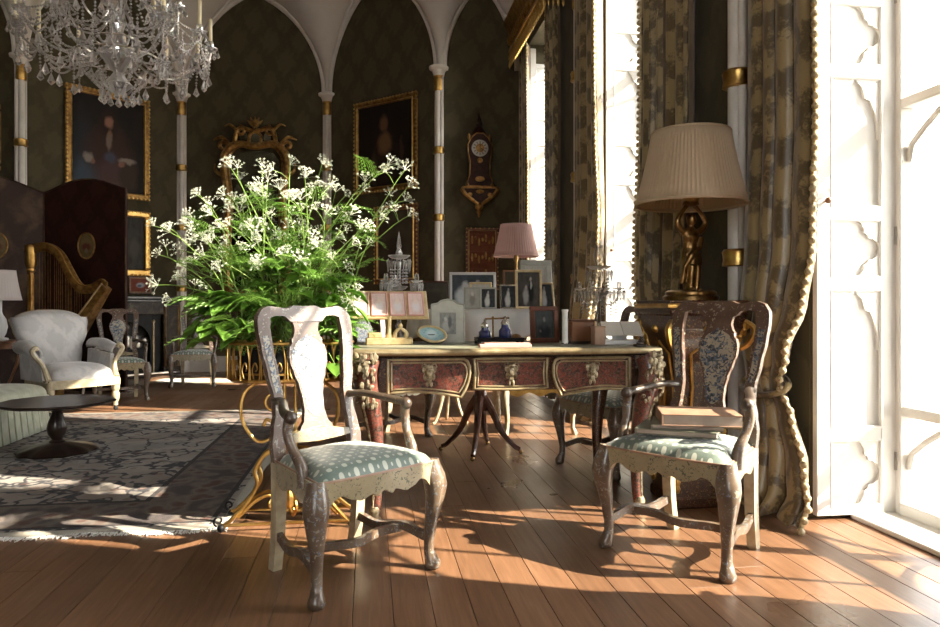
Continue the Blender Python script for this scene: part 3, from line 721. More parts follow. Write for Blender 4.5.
    for i in range(41):
        x = lerp(-.222, .222, i/40); a = abs(x)
        top = interp([(0,1.050),(.05,1.052),(.085,1.040),(.12,1.044),(.165,1.050),(.195,1.042),(.213,1.020),(.222,.995)], a)
        bot = interp([(0,.985),(.075,.985),(.10,1.008),(.14,1.010),(.165,1.002),(.18,.98),(.222,.985)], a)
        pr.append(((x, yb(top), top), (x, yb(bot), min(bot, top-.006))))
    B().strip(pr, (0, .031, 0)).build('crest_rail', 'lacquer_ground', root)
    sp = [(.525,.085),(.55,.075),(.575,.056),(.62,.047),(.67,.049),(.72,.058),(.77,.075),(.815,.089),(.85,.091),(.88,.084),(.895,.072),(.91,.074),(.925,.062),(.95,.056),(.975,.060),(1.0,.085)]
    pr = []; pn = []
    for i in range(49):
        z = lerp(.525, 1.0, i/48); w = interp(sp, z); y = yb(z) + .014*math.sin((z-.525)/.475*PI); pr.append(((-w, y, z), (w, y, z)))
        if .585 < z < .935:
            k = interp([(.585,0),(.62,.034),(.65,.036),(.72,.05),(.815,.080),(.86,.080),(.89,.058),(.935,.0)], z); pn.append(((-k, y-.0115, z), (k, y-.0115, z)))
    spl = B().strip(pr, (0, .022, 0)).build('splat', 'lacquer_ground', root)
    B().strip(pn, (0, .0025, 0)).build('painted_panel', 'lacquer_reserve', spl)
    pr = []
    for i in range(25):
        x = lerp(-.172, .172, i/24); a = abs(x); pr.append(((x, yb(.54), .528+.012*math.cos(a/.172*PI)+.010), (x, yb(.5), .492+.014*(a/.172)**2)))
    B().strip(pr, (0, .028, 0)).build('shoe_rail', 'lacquer_apron', root)
    if arms:
        for s in (-1, 1):
            pts = spline([(s*.170, yb(.665), .668), (s*.195, .14, .676), (s*.235, .06, .664), (s*.262, 0, .652), (s*.270, -.05, .648)], 6)
            arm = B().tube(pts, lin([.021,.018,.019,.021,.024], 6), 10, flat=.8).sphere((s*.271, -.052, .643), (.026,.026,.026), 10, 6).build('arm', 'lacquer_dark', root, smooth=60)
            pts = spline([(s*.270, -.048, .645), (s*.276, -.040, .59), (s*.268, -.062, .53), (s*.258, -.105, .47), (s*.256, -.118, .40)], 6)
            B().tube(pts, lin([.022,.019,.018,.022,.024], 6), 10).build('arm_support', 'lacquer_leg', arm, smooth=60)
    return root
def facing(dxc, dz):            # turn local -Y to the camera-space direction (right, away)
    d = c2w(dxc, dz); return math.atan2(d.x, -d.y)
ch0 = make_chair()
GRP = 'set of painted lacquer elbow chairs'
def put_chair(o, label, xc, Z, face, sc_=1.0):
    p = c2w(xc, Z); o.location = p; o.rotation_euler = (0, 0, facing(*face)); o.scale = (sc_,)*3; return tag(o, label, 'armchair', GRP)
# centre of the four feet of the near chairs, from the photograph's floor contacts
put_chair(ch0, 'painted lacquer armchair with spotted green silk seat, alone before the plant stand', -.497, 2.775, (.70, -.71))
cB = put_chair(copy_tree(ch0), 'dark lacquer armchair with a pile of books on its seat', .945, 3.02, (-.70, -.71), 1.02)
cD = put_chair(copy_tree(ch0), 'lacquer armchair behind the desk near the window, back towards the bright shutter', .93, 4.56, (-.86, -.51))
cF = put_chair(copy_tree(ch0), 'lacquer armchair behind the left end of the desk, mostly hidden by gilt picture stand', -.68, 5.57, (.72, -.69))
cG = put_chair(copy_tree(ch0), 'lacquer armchair standing just behind the white upholstered easy chair', -3.93, 7.85, (.50, -.86), .97)
cH = put_chair(copy_tree(ch0), 'lacquer armchair against the far wall beside the fireplace, half behind leaves', -3.62, 9.22, (.22, -.97), .97)
# books on the dark chair's seat
sx = cB.rotation_euler.z
def book(name, label, w, d, h, cover, pos, rz, grp='books stacked on the lacquer chair'):
    r = thing(name, label, 'book', pos, rz, grp)
    B().box((.003, 0, h/2), (w-.008, d-.012, h-.008)).build('pages', 'paper_old', r, smooth=0)
    b = B().box((0, 0, .002), (w, d, .004), .001).box((0, 0, h-.002), (w, d, .004), .001); b.build('cover', cover, r, smooth=0)
    B().box((-w/2+.002, 0, h/2), (.005, d, h), .001).build('spine', cover, r, smooth=0); return r
pB = cB.location; fwd = Vector((math.sin(sx), -math.cos(sx), 0)); rt = Vector((math.cos(sx), math.sin(sx), 0))
zseat = .509
book('book', 'thin pale green book at the bottom of the pile on the chair', .33, .26, .024, 'leather_green', pB + rt*-.03 + fwd*.03 + Vector((0,0,zseat)), sx+.35)
book('book', 'second thin green book in the pile on the chair', .29, .225, .020, 'leather_green', pB + rt*-.005 + fwd*.015 + Vector((0,0,zseat+.0245)), sx+.50)
book('book', 'thick tan leather book topping the pile on the chair', .32, .25, .048, 'leather_tan', pB + rt*.035 + fwd*-.005 + Vector((0,0,zseat+.045)), sx+.62)
# ------------------------------------------------------------------ writing desk with tortoiseshell drawers
DZ = .845
desk = thing('writing_desk', 'low serpentine writing desk with red tortoiseshell drawers and gilt mounts', 'desk', (.685, 3.70, 0), 0)
def topline(k=0):
    pts = []
    for i in range(25):
        t = i/24; x = lerp(-.745, .745, t); pts.append((x*(1+k), -.365 - k*.7 + .014*math.cos(t*PI*4)))
    for i in range(25):
        t = i/24; x = lerp(.745, -.745, t); pts.append((x*(1+k), .36 + k*.7 - .010*math.cos(t*PI*4)))
    return pts
B().prism(topline(), .022, Matrix.Translation((0,0,DZ-.011)), 'z').build('top', 'leather_green', desk, smooth=30)
tp = topline(.008)
b = B().tube([(x, y, DZ-.016) for x, y in tp], .017, 8, True, flat=1.0); b.build('top_edge_moulding', 'gilt_antique', desk, smooth=60)
# carcass
B().box((0, .0, .718), (1.30, .60, .17), .006).build('carcass', 'boulle_dark', desk, smooth=0)
B().box((0, .0, .815), (1.42, .68, .024), .008).build('cornice', 'ebony', desk, smooth=0)
def drawer(x0, x1, kind, proud):
    y = -.305-proud; z0, z1 = .615, .792; w = x1-x0; out = []
    N = 14
    if kind == 0:
        out = [(x0, z1), (x1, z1), (x1, .648), (x0, .648)]
        poly = [(x0, z1)] + [(lerp(x0, x1, i/N), z1) for i in range(1, N)] + [(x1, z1), (x1-.006, .72), (x1, .645)] + [(lerp(x1, x0, i/N), .645-.006*math.sin(i/N*PI)) for i in range(1, N)] + [(x0, .645), (x0+.006, .72)]
    else:                                  # kind +1: bulging end at the right, -1: at the left
        def X(t): return lerp(x0, x1, t) if kind == 1 else lerp(x1, x0, t)
        poly = [(X(0), z1)] + [(X(i/N*.93), z1) for i in range(1, N+1)]
        poly += [(X(.975), .780), (X(1.0), .755), (X(1.005), .725), (X(.99), .69), (X(.955), .65), (X(.90), .607)]
        poly += [(X(.90*(1-i/N)), .607 + .034*math.sin(min(1, i/N*1.15)*PI*.62) - .006*(i/N)) for i in range(1, N)] + [(X(0), .628)]
    d = B().prism(poly, .022+proud, Matrix.Translation((0, y+(.022+proud)/2, 0))).build('drawer', 'boulle', desk, smooth=20)
    cxm = sum(p[0] for p in poly)/len(poly); czm = .712
    for k, r, zz in ((1.0, .0075, 0), (.90, .0045, .002)):
        B().tube([(cxm+(p[0]-cxm)*(k if k == 1 else 1-.016/(.5*w)*1.0), y-.002, czm+(p[1]-czm)*(k if k == 1 else .80)) for p in poly], r, 8, True).build('gilt_frame', 'gilt_antique', d, smooth=60)
    e = B(); mx = (x0+x1)/2 + (.0)
    e.sphere((mx, y-.014, .725), (.017,.014,.024), 8, 6).sphere((mx, y-.010, .755), (.022,.010,.014), 8, 5).sphere((mx, y-.010, .692), (.014,.010,.016), 8, 5)
    for s in (-1, 1):
        e.sphere((mx+s*.022, y-.008, .742), (.013,.008,.018), 7, 5).sphere((mx+s*.019, y-.008, .708), (.011,.008,.018), 7, 5).sphere((mx+s*.010, y-.008, .672), (.008,.007,.014), 7, 5)
        e.tube([(mx+s*.012, y-.01, .765), (mx+s*.03, y-.012, .772), (mx+s*.036, y-.01, .757), (mx+s*.026, y-.01, .752)], .005, 6)
    e.build('mask_mount', 'ormolu', d)
drawer(-.600, -.205, 1, .018); drawer(-.180, .190, 0, 0.0); drawer(.215, .610, -1, .018)
# sides with gilt moulding
for s in (-1, 1):
    B().tube([(s*.652, y, z) for y, z in ((-.22,.79),(.24,.79),(.24,.65),(-.22,.65))], .006, 6, True).build('side_frame', 'gilt_antique', desk)
# cabriole legs with ormolu corner busts and sabots
leg = None
def desk_leg(s, f):
    pts = [(s*.685, f*.335, .80), (s*.705, f*.352, .74), (s*.700, f*.350, .66), (s*.675, f*.335, .55), (s*.655, f*.318, .40), (s*.648, f*.308, .25), (s*.654, f*.308, .10), (s*.664, f*.315, .03), (s*.668, f*.318, 0)]
    r = [.052,.058,.056,.048,.036,.028,.023,.027,.030]
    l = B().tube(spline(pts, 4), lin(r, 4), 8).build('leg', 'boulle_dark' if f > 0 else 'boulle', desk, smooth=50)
    if f < 0 or s > 0:
        m_ = B(); rnd = random.Random(5)
        for i in range(70):
            a = rnd.uniform(-2.2, .6) if s > 0 else rnd.uniform(2.5, 5.3)
            z = rnd.uniform(.58, .82); q = .058 + .010*rnd.random(); c = interp([(.55,.676),(.66,.70),(.74,.705),(.82,.69)], z)
            m_.sphere((s*c+q*math.cos(a), f*(.335 if z < .6 else .350)+q*math.sin(a), z), (.007+.009*rnd.random(), .010, .009+.012*rnd.random()), 6, 4)
        m_.sphere((s*.735, f*.385, .755), (.022,.022,.030), 9, 7).sphere((s*.735, f*.385, .795), (.028,.028,.014), 9, 5)
        m_.build('corner_mount', 'ormolu', l)['kind'] = 'stuff'
        ed = B(); ad = Vector((s*.75, f*.66, 0)).normalized()
        ps = spline(pts, 4); rr = lin(r, 4)
        q = [Vector(p)+ad*(rr[i]*.98) for i, p in enumerate(ps) if p[2] < .6]
        ed.tube(q, .007, 6)
        for p in q[::2]: ed.sphere(p, (.010,.010,.016), 6, 4)
        ed.build('edge_mount', 'ormolu', l)
    B().lathe([(.034,0),(.036,.02),(.026,.045),(.030,.07),(.022,.09)], 10, (s*.664, f*.315, 0)).build('sabot', 'ormolu', l)
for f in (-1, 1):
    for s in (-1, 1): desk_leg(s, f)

# ------------------------------------------------------------------ things on the desk
def pic_frame(name, label, cat, w, h, bar, fm, photo, pos, rz=0, lean=.16, mat_=None, mw=0.0, depth=.014, arch=0.0, grp=None, strut=True):
    """free-standing frame; bottom edge at pos, front is local -Y, leans back."""
    r = thing(name, label, cat, pos, rz, grp)
    M_ = Matrix.Rotation(-lean, 4, 'X')
    iw, ih = w-2*bar, h-2*bar
    f = B()
    if arch:
        N = 10; top = [(lerp(w/2, -w/2, i/N), h + arch*interp([(0,0),(.2,.25),(.32,.8),(.5,1),(.68,.8),(.8,.25),(1,0)], i/N)) for i in range(N+1)]
        pts = [(-w/2, 0), (w/2, 0)] + top
        f.prism(pts, depth*.6, M_ @ Matrix.Translation((0, depth*.5, 0)))
        for a, c in (((-w/2,0),(w/2,0)), ((w/2,0),(w/2,h)), ((-w/2,h),(-w/2,0))): f.tube([M_ @ Vector((a[0],0,a[1])), M_ @ Vector((c[0],0,c[1]))], .005, 6)
        f.tube([M_ @ Vector((p[0],0,p[1])) for p in top], .005, 6)
    else:
        for c, d in (((0, 0, bar/2), (w, depth, bar)), ((0, 0, h-bar/2), (w, depth, bar)), ((-w/2+bar/2, 0, h/2), (bar, depth, ih)), ((w/2-bar/2, 0, h/2), (bar, depth, ih))):
            f.box(c, d, min(.003, bar*.3), M=M_)
        f.box((0, depth*.42, h/2), (iw+.002, depth*.16, ih+.002), M=M_)
    f.build('frame', fm, r, smooth=25)
    if mat_:
        B().box((0, depth*.2-.0, h/2), (iw, .003, ih), M=M_).build('mount', mat_, r, smooth=0)
    # the print: built upright so its own frame of reference stays square, then tipped back
    B().box((0, 0, 0), (iw-2*mw, .002, ih-2*mw)).build('photograph', photo, r, M_ @ Vector((0, depth*.2-.003 - (.003 if arch else 0), h/2)), smooth=0, rot=(-lean, 0, 0))
    if strut:
        top = M_ @ Vector((0, depth*.5, h*.72)); B().strip([((-.012, top.y, top.z), (.012, top.y, top.z)), ((-.02, h*.34+top.y, .003), (.02, h*.34+top.y, .003))], (0, .003, .003)).build('easel_strut', 'leather_tan', r, smooth=0)
    return r
def dpos(px, py, z=DZ): p = F(px, py, z); p.z = z; return p
# gilt picture stand with four miniatures
p = dpos(389, 344.5)
gs = thing('picture_stand', 'gilt lectern-like stand with a row of four pink miniatures', 'picture stand', p, .05)
B().box((0, 0, .018), (.245, .10, .036), .004).box((-.075, -.012, .05), (.075, .07, .028), .004).build('base', 'gilt_pale', gs, smooth=0)
B().lathe([(.017,.03),(.020,.04),(.013,.06),(.014,.13),(.018,.15)], 12).build('column', 'gilt_pale', gs)
b = B()
for s in (-1, 1): b.tube(spline([(s*.03+.06, -.01, .036), (s*.03+.062, -.01, .06), (s*.018+.06, -.012, .075), (.06, -.01, .09)], 4), [.012]*5+[.010]*5+[.007]*3, 8)
b.sphere((.06, -.01, .10), (.012,.012,.014), 8, 6).build('cast_ornament', 'gilt_pale', gs)
MP = Matrix.Translation((0, -.01, .135)) @ Matrix.Rotation(math.radians(-38), 4, 'X')
pa = B().box((0, 0, .095), (.425, .014, .19), .003, M=MP)
pa = pa.build('panel', 'gilt_pale', gs, smooth=0)
for i in range(4):
    q = MP @ Vector((-.148+i*.0985, -.009, .095))
    o = B().box((0, 0, 0), (.074, .004, .145)).build('miniature', 'miniature', pa, q, rot=(math.radians(-38), 0, 0), smooth=0)
    f = B(); a, c = .040, .076
    for u, v in (((-a,-c),(a,-c)), ((a,-c),(a,c)), ((a,c),(-a,c)), ((-a,c),(-a,-c))): f.tube([(u[0],-.002,u[1]), (v[0],-.002,v[1])], .0045, 6)
    f.build('slip_frame', 'pink_card', pa, q, rot=(math.radians(-38), 0, 0))
# oval agate dish on its edge
p = dpos(432, 343.5)
od = thing('oval_dish', 'oval gilt-rimmed dish with pale blue stone centre, propped on edge', 'dish', p, .12)
MO = Matrix.Translation((0, 0, .052)) @ Matrix.Rotation(math.radians(-50), 4, 'X') @ Matrix.Rotation(.35, 4, 'Y')
b = B().tube([MO @ Vector((.078*math.cos(t), 0, .060*math.sin(t))) for t in [2*PI*i/30 for i in range(30)]], .0075, 8, True); b.build('rim', 'gilt_pale', od)
b = B().tube([MO @ Vector((.070*math.cos(t), .012, .052*math.sin(t))) for t in [2*PI*i/30 for i in range(30)]], .010, 8, True); b.build('back_rim', 'dark_wood', od)
b = B().grid(lambda u, v: MO @ Vector((.074*u*math.cos(v*2*PI), .012*(1-u*u), .056*u*math.sin(v*2*PI))), 6, 28, cv=True); b.build('stone', 'agate', od, smooth=60)
B().box((0, .035, .025), (.05, .05, .05), .004).build('prop', 'dark_wood', od, smooth=0)
pic_frame('photo_frame', 'grey arched-top photo frame beside the oval dish', 'photo frame', .185, .215, .034, 'grey_mount', 'photo_grey', dpos(448, 342.3), -.05, .14, None, .012, .014, .03, 'photographs on the desk')
pic_frame('photo_frame', 'dark brown leather photo frame showing a seated man, right of the inkstand', 'photo frame', .165, .205, .026, 'mahogany', 'photo_officer', dpos(545, 342.6), .10, .12, None, 0, .022, 0, 'photographs on the desk')
p = dpos(565, 344)
v = thing('sunlit_frame_side', 'slim white cylinder standing in for the sunlit side of the brown leather photo frame', 'sunlit strip', p)  # white cylinder drawn in place of the leather frame's sunlit side
B().lathe([(.016,0),(.018,.01),(.016,.03),(.016,.17),(.020,.185),(.015,.186),(.012,.17)], 16).build('body', 'white_paint', v); B().lathe([(.021,0),(.021,.006),(.017,.009)], 16).build('foot', 'silver', v)
# inkstand
p = dpos(499, 344.0)
ink = thing('inkstand', 'dark inkstand tray with two blue glass inkwells and a pen rail', 'inkstand', p, 0)
b = B().box((0, 0, .022), (.255, .12, .012), .004)
for sx_ in (-1, 1):
    for sy_ in (-1, 1): b.sphere((sx_*.115, sy_*.05, .009), (.012,.012,.010), 8, 6)
b.tube([(-.125,-.058,.032), (.125,-.058,.032), (.125,.058,.032), (-.125,.058,.032)], .005, 6, True); b.build('tray', 'ebony', ink)
for xx, hh in ((-.075, .06), (.035, .075)):
    w_ = B().lathe([(.030,.028),(.034,.04),(.034,.028+hh*.6),(.022,.028+hh*.8),(.020,.028+hh)], 14, (xx, .01, 0)).build('inkwell', 'blue_glass', ink)
    B().lathe([(.022,.028+hh),(.024,.034+hh),(.018,.05+hh),(.006,.062+hh),(.009,.070+hh),(.002,.076+hh)], 14, (xx, .01, 0)).build('lid', 'silver', w_)
B().tube([(-.03,.02,.03), (-.03,.02,.135)], .005, 8).tube([(-.075,.02,.135), (.06,.02,.14)], .005, 8).sphere((-.03,.02,.142), (.008,.008,.008)).build('pen_rail', 'bronze', ink)
B().lathe([(.028,.028),(.032,.035),(.02,.05),(.006,.055)], 14, (.095, 0, 0)).build('pounce_pot', 'bronze', ink)
p = dpos(505, 347.3)
tag(B().box((0, 0, .008), (.26, .05, .016), .002).box((.01, .003, .019), (.23, .04, .006), .001).build('letter_folder', 'pink_card', None, p, .02, smooth=0), 'pinkish folded letters lying in front of the inkstand', 'letters')
# boxes near the right end
p = dpos(580, 343.5)
bx = thing('wooden_box', 'upright brown wooden box with pale edges under the crystal girandole', 'box', p, .08)
B().box((0, 0, .061), (.132, .10, .122), .004).build('body', 'brown_wood', bx, smooth=0); B().box((0, 0, .127), (.138, .106, .012), .004).build('lid', 'mahogany', bx, smooth=0)
B().box((.070, -.045, .061), (.010, .014, .122), .002).build('corner_strip', 'gilt_pale', bx, smooth=0); B().box((0, 0, .008), (.142, .11, .016), .003).build('plinth', 'dark_wood', bx, smooth=0)
p = dpos(598, 344.5)
b2 = thing('small_box', 'small pinkish-brown card box beside the white letter stand', 'box', p, .05)
B().box((0, 0, .045), (.06, .06, .09), .003).build('body', 'leather_tan', b2, smooth=0); B().box((0, 0, .092), (.064, .064, .012), .003).build('lid', 'leather_tan', b2, smooth=0)
p = dpos(622, 344)
ls = thing('letter_stand', 'white book rest holding an open pale booklet at the desk end', 'book rest', p, -.05)
B().box((-.02, 0, .012), (.20, .12, .024), .004).build('base', 'white_paint', ls, smooth=0)
ML = Matrix.Translation((.005, -.02, .045)) @ Matrix.Rotation(math.radians(-48), 4, 'X')
B().box((0, 0, .055), (.215, .008, .11), .002, M=ML).build('booklet', 'paper', ls, smooth=0)
B().box((0, -.006, .055), (.002, .004, .108), M=ML).build('fold', 'grey_mount', ls, smooth=0)
B().strip([((-.04, .05, .024), (.04, .05, .024)), ((-.04, .048, .085), (.04, .048, .085))], (0, .006, 0)).build('back_rest', 'white_paint', ls, smooth=0)
p = dpos(640, 346.5)
tag(B().box((0, 0, .006), (.06, .035, .012), .003).sphere((0, 0, .018), (.02,.013,.012), 10, 6).tube([(-.012,0,.02),(0,0,.04),(.012,0,.02)], .004, 6).build('ink_blotter', 'dark_wood', None, p, .1), 'little dark rocker blotter at the right end of the desk', 'blotter')
p = dpos(578, 348)
# ------------------------------------------------------------------ crystal girandoles
def girandole(label, pos, H, R, arms, spire, seed):
    g = thing('girandole', label, 'candelabrum', pos, seed*.7, 'crystal girandoles on the desk'); rnd = random.Random(seed)
    B().lathe([(.055,0),(.058,.012),(.045,.02),(.030,.05),(.018,.07),(.024,.09),(.013,.11),(.012,H*.42),(.02,H*.45),(.028,H*.48),(.012,H*.52),(.010,H*.72)], 10).build('stem', 'crystal', g, smooth=20)
    for z, r_ in ((H*.46, R*.5), (H*.74, R*.62)):
        B().lathe([(.01,z),(r_*.7,z+.008),(r_,z+.022),(r_*.96,z+.026),(r_*.6,z+.014),(.01,z+.01)], 12).build('pan', 'crystal', g, smooth=20)
    if spire: B().lathe([(.014,H*.74),(.022,H*.80),(.012,H*.84),(.016,H*.86),(.010,H*.93),(.001,H)], 6).build('spire', 'crystal', g, smooth=0)
    else: B().lathe([(.012,H*.76),(.030,H*.84),(.034,H*.9),(.022,H*.97),(.026,H)], 10).build('finial', 'crystal', g, smooth=20)
    dp = B().crystal((0,0,0), .009, .085, 6, .8).build('prism_drop', 'crystal', g, (R*.6, 0, H*.75), smooth=0)
    bead = B()
    for k in range(5): bead.crystal((0,0,-k*.018), .0085, .017, 6, .5)
    bd = bead.build('bead_string', 'crystal', g, (R*.3, 0, H*.72), smooth=0)
    for k in range(1, 12):
        a = 2*PI*k/12; link_copy(dp, g, (R*.62*math.cos(a), R*.62*math.sin(a), H*.75)); link_copy(bd, g, (R*.45*math.cos(a+.2), R*.45*math.sin(a+.2), H*.66))
    for k in range(arms):
        a = 2*PI*k/arms+.4; c, s = math.cos(a), math.sin(a)
        pts = spline([(.01*c,.01*s,H*.46), (R*.4*c,R*.4*s,H*.38), (R*.85*c,R*.85*s,H*.42), (R*c,R*s,H*.53)], 5)
        am = B().tube(pts, .006, 6).build('arm', 'crystal', g)
        B().lathe([(.006,0),(.034,.008),(.036,.014),(.012,.010),(.014,.03),(.011,.05)], 8, (R*c, R*s, H*.53)).build('nozzle', 'crystal', am, smooth=20)
        for j in range(6):
            q = a+j*1.047; link_copy(dp, g, (R*c+.033*math.cos(q), R*s+.033*math.sin(q), H*.54))
        link_copy(bd, g, (R*.6*c, R*.6*s, H*.42)); link_copy(bd, g, (R*.85*c, R*.85*s, H*.44))
    return g
girandole('clear crystal girandole with a pointed spire behind the gilt picture stand', dpos(399, 341.3), .64, .105, 3, True, 2)
girandole('crystal girandole hung with dark prisms against the bright window', dpos(599, 340.9), .56, .12, 4, False, 3)
# ------------------------------------------------------------------ round tripod table with a white cloth, photographs and a lamp
TZ = 1.03
tc_ = c2w(.075, 5.02)
tt = thing('tripod_table', 'mahogany tripod pedestal table with splayed legs behind the desk', 'table', tc_, .25)
B().lathe([(.05,.30),(.055,.34),(.045,.42),(.030,.52),(.034,.62),(.045,.72),(.028,.80),(.05,.90),(.06,.97)], 16).build('column', 'mahogany', tt)
B().lathe([(.48,.985),(.50,.995),(.50,1.010),(.48,1.018)], 36).build('top', 'mahogany', tt)
B().box((0,0,.978), (.3,.3,.02), .004).build('bearer', 'mahogany', tt, smooth=0)
for k in range(4):
    a = 2*PI*k/4 + 2.55; c, s = math.cos(a), math.sin(a)
    pts = spline([(.02*c,.02*s,.40), (.085*c,.085*s,.30), (.15*c,.15*s,.16), (.24*c,.24*s,.06), (.285*c,.285*s,.035)], 5)
    lg = B().tube(pts, lin([.034,.027,.021,.017,.016], 5), 8).build('leg', 'mahogany', tt)
    B().sphere((.292*c,.292*s,.016), (.017,.017,.016), 8, 6).build('castor', 'bronze', lg)
cl_ = thing('tablecloth', 'white linen cloth draped over the round table of photographs', 'tablecloth', (tc_.x, tc_.y, 0), 0)
def clothf(u, v):
    a = u*2*PI; R = .505
    if v < .5: r = R*v/.5; return (r*math.cos(a), r*math.sin(a), TZ-.004)
    t = (v-.5)/.5; drop = .20 + .05*math.cos(a*4+.4); f = 1+.05*t*math.sin(a*17)+.03*t
    return ((R+.006)*f*math.cos(a), (R+.006)*f*math.sin(a), TZ-.004-.012*min(1,t*6)-drop*t)
B().grid(clothf, 110, 18, cu=True).build('cloth', 'linen', cl_, smooth=60, solid=.004)
def tpos(px, Z): p = c2w((px-CX)/FPX*Z, Z, TZ); return p
G2 = 'photographs on the round table'
S = lambda px, Z: px*Z/FPX
def tf(label, px, Z, wpx, hpx, bar, fm, photo, rz=0, lean=.13, mat_=None, mw=0.0, depth=.016):
    return pic_frame('photo_frame', label, 'photo frame', S(wpx, Z), S(hpx, Z), bar, fm, photo, tpos(px, Z), rz-TH*.0, lean, mat_, mw, depth, 0, G2)
tf('large landscape wedding photograph in a white frame', 473, 5.10, 47, 37, .020, 'white_paint', 'photo_wedding', -.08)
tf('small plain frame with a pale mount, standing behind the folding double frame', 481, 4.86, 23, 27, .016, 'gilt_pale', 'photo_faded', .0)
df = thing('double_photo_frame', 'small folding grey double frame holding a pale and a dark photograph', 'photo frame', tpos(480, 4.68), -.05, G2)
for k, (s, ph) in enumerate(((-1, 'photo_faded'), (1, 'photo_bride'))):
    Mx = Matrix.Translation((0,0,0)) @ Matrix.Rotation(-s*.22, 4, 'Z')
    w, h = .112, .145
    B().box((s*w/2, 0, h/2), (w, .01, h), .002, M=Mx).build('leaf', 'grey_mount', df, smooth=0)
    B().box((0, 0, 0), (w-.024, .003, h-.024)).build('photograph', ph, df, Mx @ Vector((s*w/2, -.006, h/2)), -s*.22, smooth=0)
tf('narrow bride photograph in a silver frame between double frame and tall gold frame', 509, 4.74, 18, 25, .013, 'silver', 'photo_bride', .05)
tf('tall gold frame with a standing wedding couple, tallest on the round table', 529, 4.66, 27, 40, .018, 'gilt_pale', 'photo_couple', -.10, .16)
tf('gold frame with a bride, at the right edge of the round table', 546, 4.84, 21, 27, .014, 'gilt_pale', 'photo_bride', .30, .18)
tf('big plain grey frame rising behind the tall gold frame', 537, 5.22, 33, 49, .040, 'grey_mount', 'photo_faded', .08, .10)
tf('small dark-brown frame in shadow below the pink lampshade', 510, 5.16, 13, 39, .014, 'brown_wood', 'dark_picture', 0, .10)
tf('fretted brown wooden frame peeping over the grey arched photo frame', 433, 4.98, 32, 28, .012, 'mahogany', 'dark_picture', .05, .05)
# pink-shaded lamp on the round table
p = tpos(516, 5.40); p.z = TZ
lp = thing('table_lamp', 'brass table lamp with a pleated pink shade on the round table', 'lamp', p, 0)
B().lathe([(.07,0),(.07,.012),(.05,.022),(.02,.035),(.012,.06),(.016,.10),(.011,.14),(.011,.36),(.02,.38),(.014,.42),(.012,.50)], 16).build('stand', 'bronze', lp)
def pleat(R0, R1, z0, z1, n, mat, parent, nm='shade', dep=.025):
    b = B().grid(lambda u, v: ((lerp(R0, R1, v)-.02*R0*math.sin(v*PI))*(1+dep*(1 if int(u*n*2+.5) % 2 else -1)*.5)*math.cos(u*2*PI), (lerp(R0, R1, v)-.02*R0*math.sin(v*PI))*(1+dep*(1 if int(u*n*2+.5) % 2 else -1)*.5)*math.sin(u*2*PI), lerp(z0, z1, v)), n*2, 8, cu=True)
    o = b.build(nm, mat, parent, smooth=20, solid=.003)
    B().tube([(R0*math.cos(t), R0*math.sin(t), z0) for t in [2*PI*i/48 for i in range(48)]], R0*.02+.002, 6, True).build('shade_trim', mat, o)
    B().tube([(R1*math.cos(t), R1*math.sin(t), z1) for t in [2*PI*i/48 for i in range(48)]], R1*.02+.002, 6, True).build('shade_trim', mat, o)
    return o
pleat(.172, .118, .405, .645, 50, 'shade_pink', lp)
B().tube([(0,0,.5),(0,0,.645)], .004, 6).tube([(-.118,0,.645),(.118,0,.645)], .003, 6).tube([(0,-.118,.645),(0,.118,.645)], .003, 6).build('shade_carrier', 'bronze', lp)
# ------------------------------------------------------------------ large lamp with bronze caryatid on a pedestal
pp = Vector((1.72, 3.585, 0)); PZ = 1.08
pd = thing('pedestal', 'tall waisted tortoiseshell pedestal with gilt mounts under the bronze lamp', 'pedestal', pp, 0)
def waist(z): return interp([(0,.155),(.06,.155),(.10,.145),(.30,.125),(.55,.115),(.72,.125),(.86,.175),(.95,.205),(1.0,.20)], z)
b = B().grid(lambda u, v: ((lambda w, t: [(-w+2*w*t[1], -w), (w, -w+2*w*t[1]), (w-2*w*t[1], w), (-w, w-2*w*t[1])][t[0]])(waist(v), (int(u*4) % 4, (u*4) % 1)) + (v*1.0,)), 40, 40, cu=True)
b.build('body', 'boulle_dark', pd, smooth=40)
B().box((0,0,1.02), (.42,.42,.03), .008).box((0,0,1.05), (.445,.445,.035), .010).box((0,0,1.072), (.44,.44,.016), .005).build('cap', 'boulle_dark', pd, smooth=0)
B().box((0,0,.03), (.33,.33,.06), .01).build('plinth', 'boulle_dark', pd, smooth=0)
B().tube([(x*.222, y*.222, 1.052) for x, y in ((-1,-1),(1,-1),(1,1),(-1,1))], .012, 8, True).build('gilt_moulding', 'gilt', pd)
for s1 in (-1, 1):
    for s2 in (-1, 1):
        m_ = B(); q = [(s1*waist(z), s2*waist(z), z) for z in [.10+.85*i/24 for i in range(25)]]
        m_.tube(q, .014, 6)
        for p_ in q[::1]: m_.sphere(p_, (.020,.020,.026), 6, 4)
        m_.tube(spline([(s1*.20,s2*.20,.97),(s1*.235,s2*.235,.93),(s1*.215,s2*.215,.86),(s1*.185,s2*.185,.83)], 4), .016, 6); m_.build('corner_mount', 'gilt', pd)
for rz in (0, PI/2, PI, -PI/2):
    m_ = B(); Mz = Matrix.Rotation(rz, 4, 'Z')
    m_.tube([Mz @ Vector((x, -waist(z)-.004, z)) for x, z in ((-.075,.18),(.075,.18),(.06,.45),(.05,.62),(.075,.80),(.0,.86),(-.075,.80),(-.05,.62),(-.06,.45))], .008, 6, True)
    m_.sphere(Mz @ Vector((0, -waist(.9)-.006, .93)), (.030,.030,.024), 8, 6); m_.build('panel_mount', 'gilt', pd)
lampL = thing('figure_lamp', 'large bronze lamp, a draped figure holding up a broad pleated tan shade', 'lamp', pp+Vector((0,0,PZ)), .25)
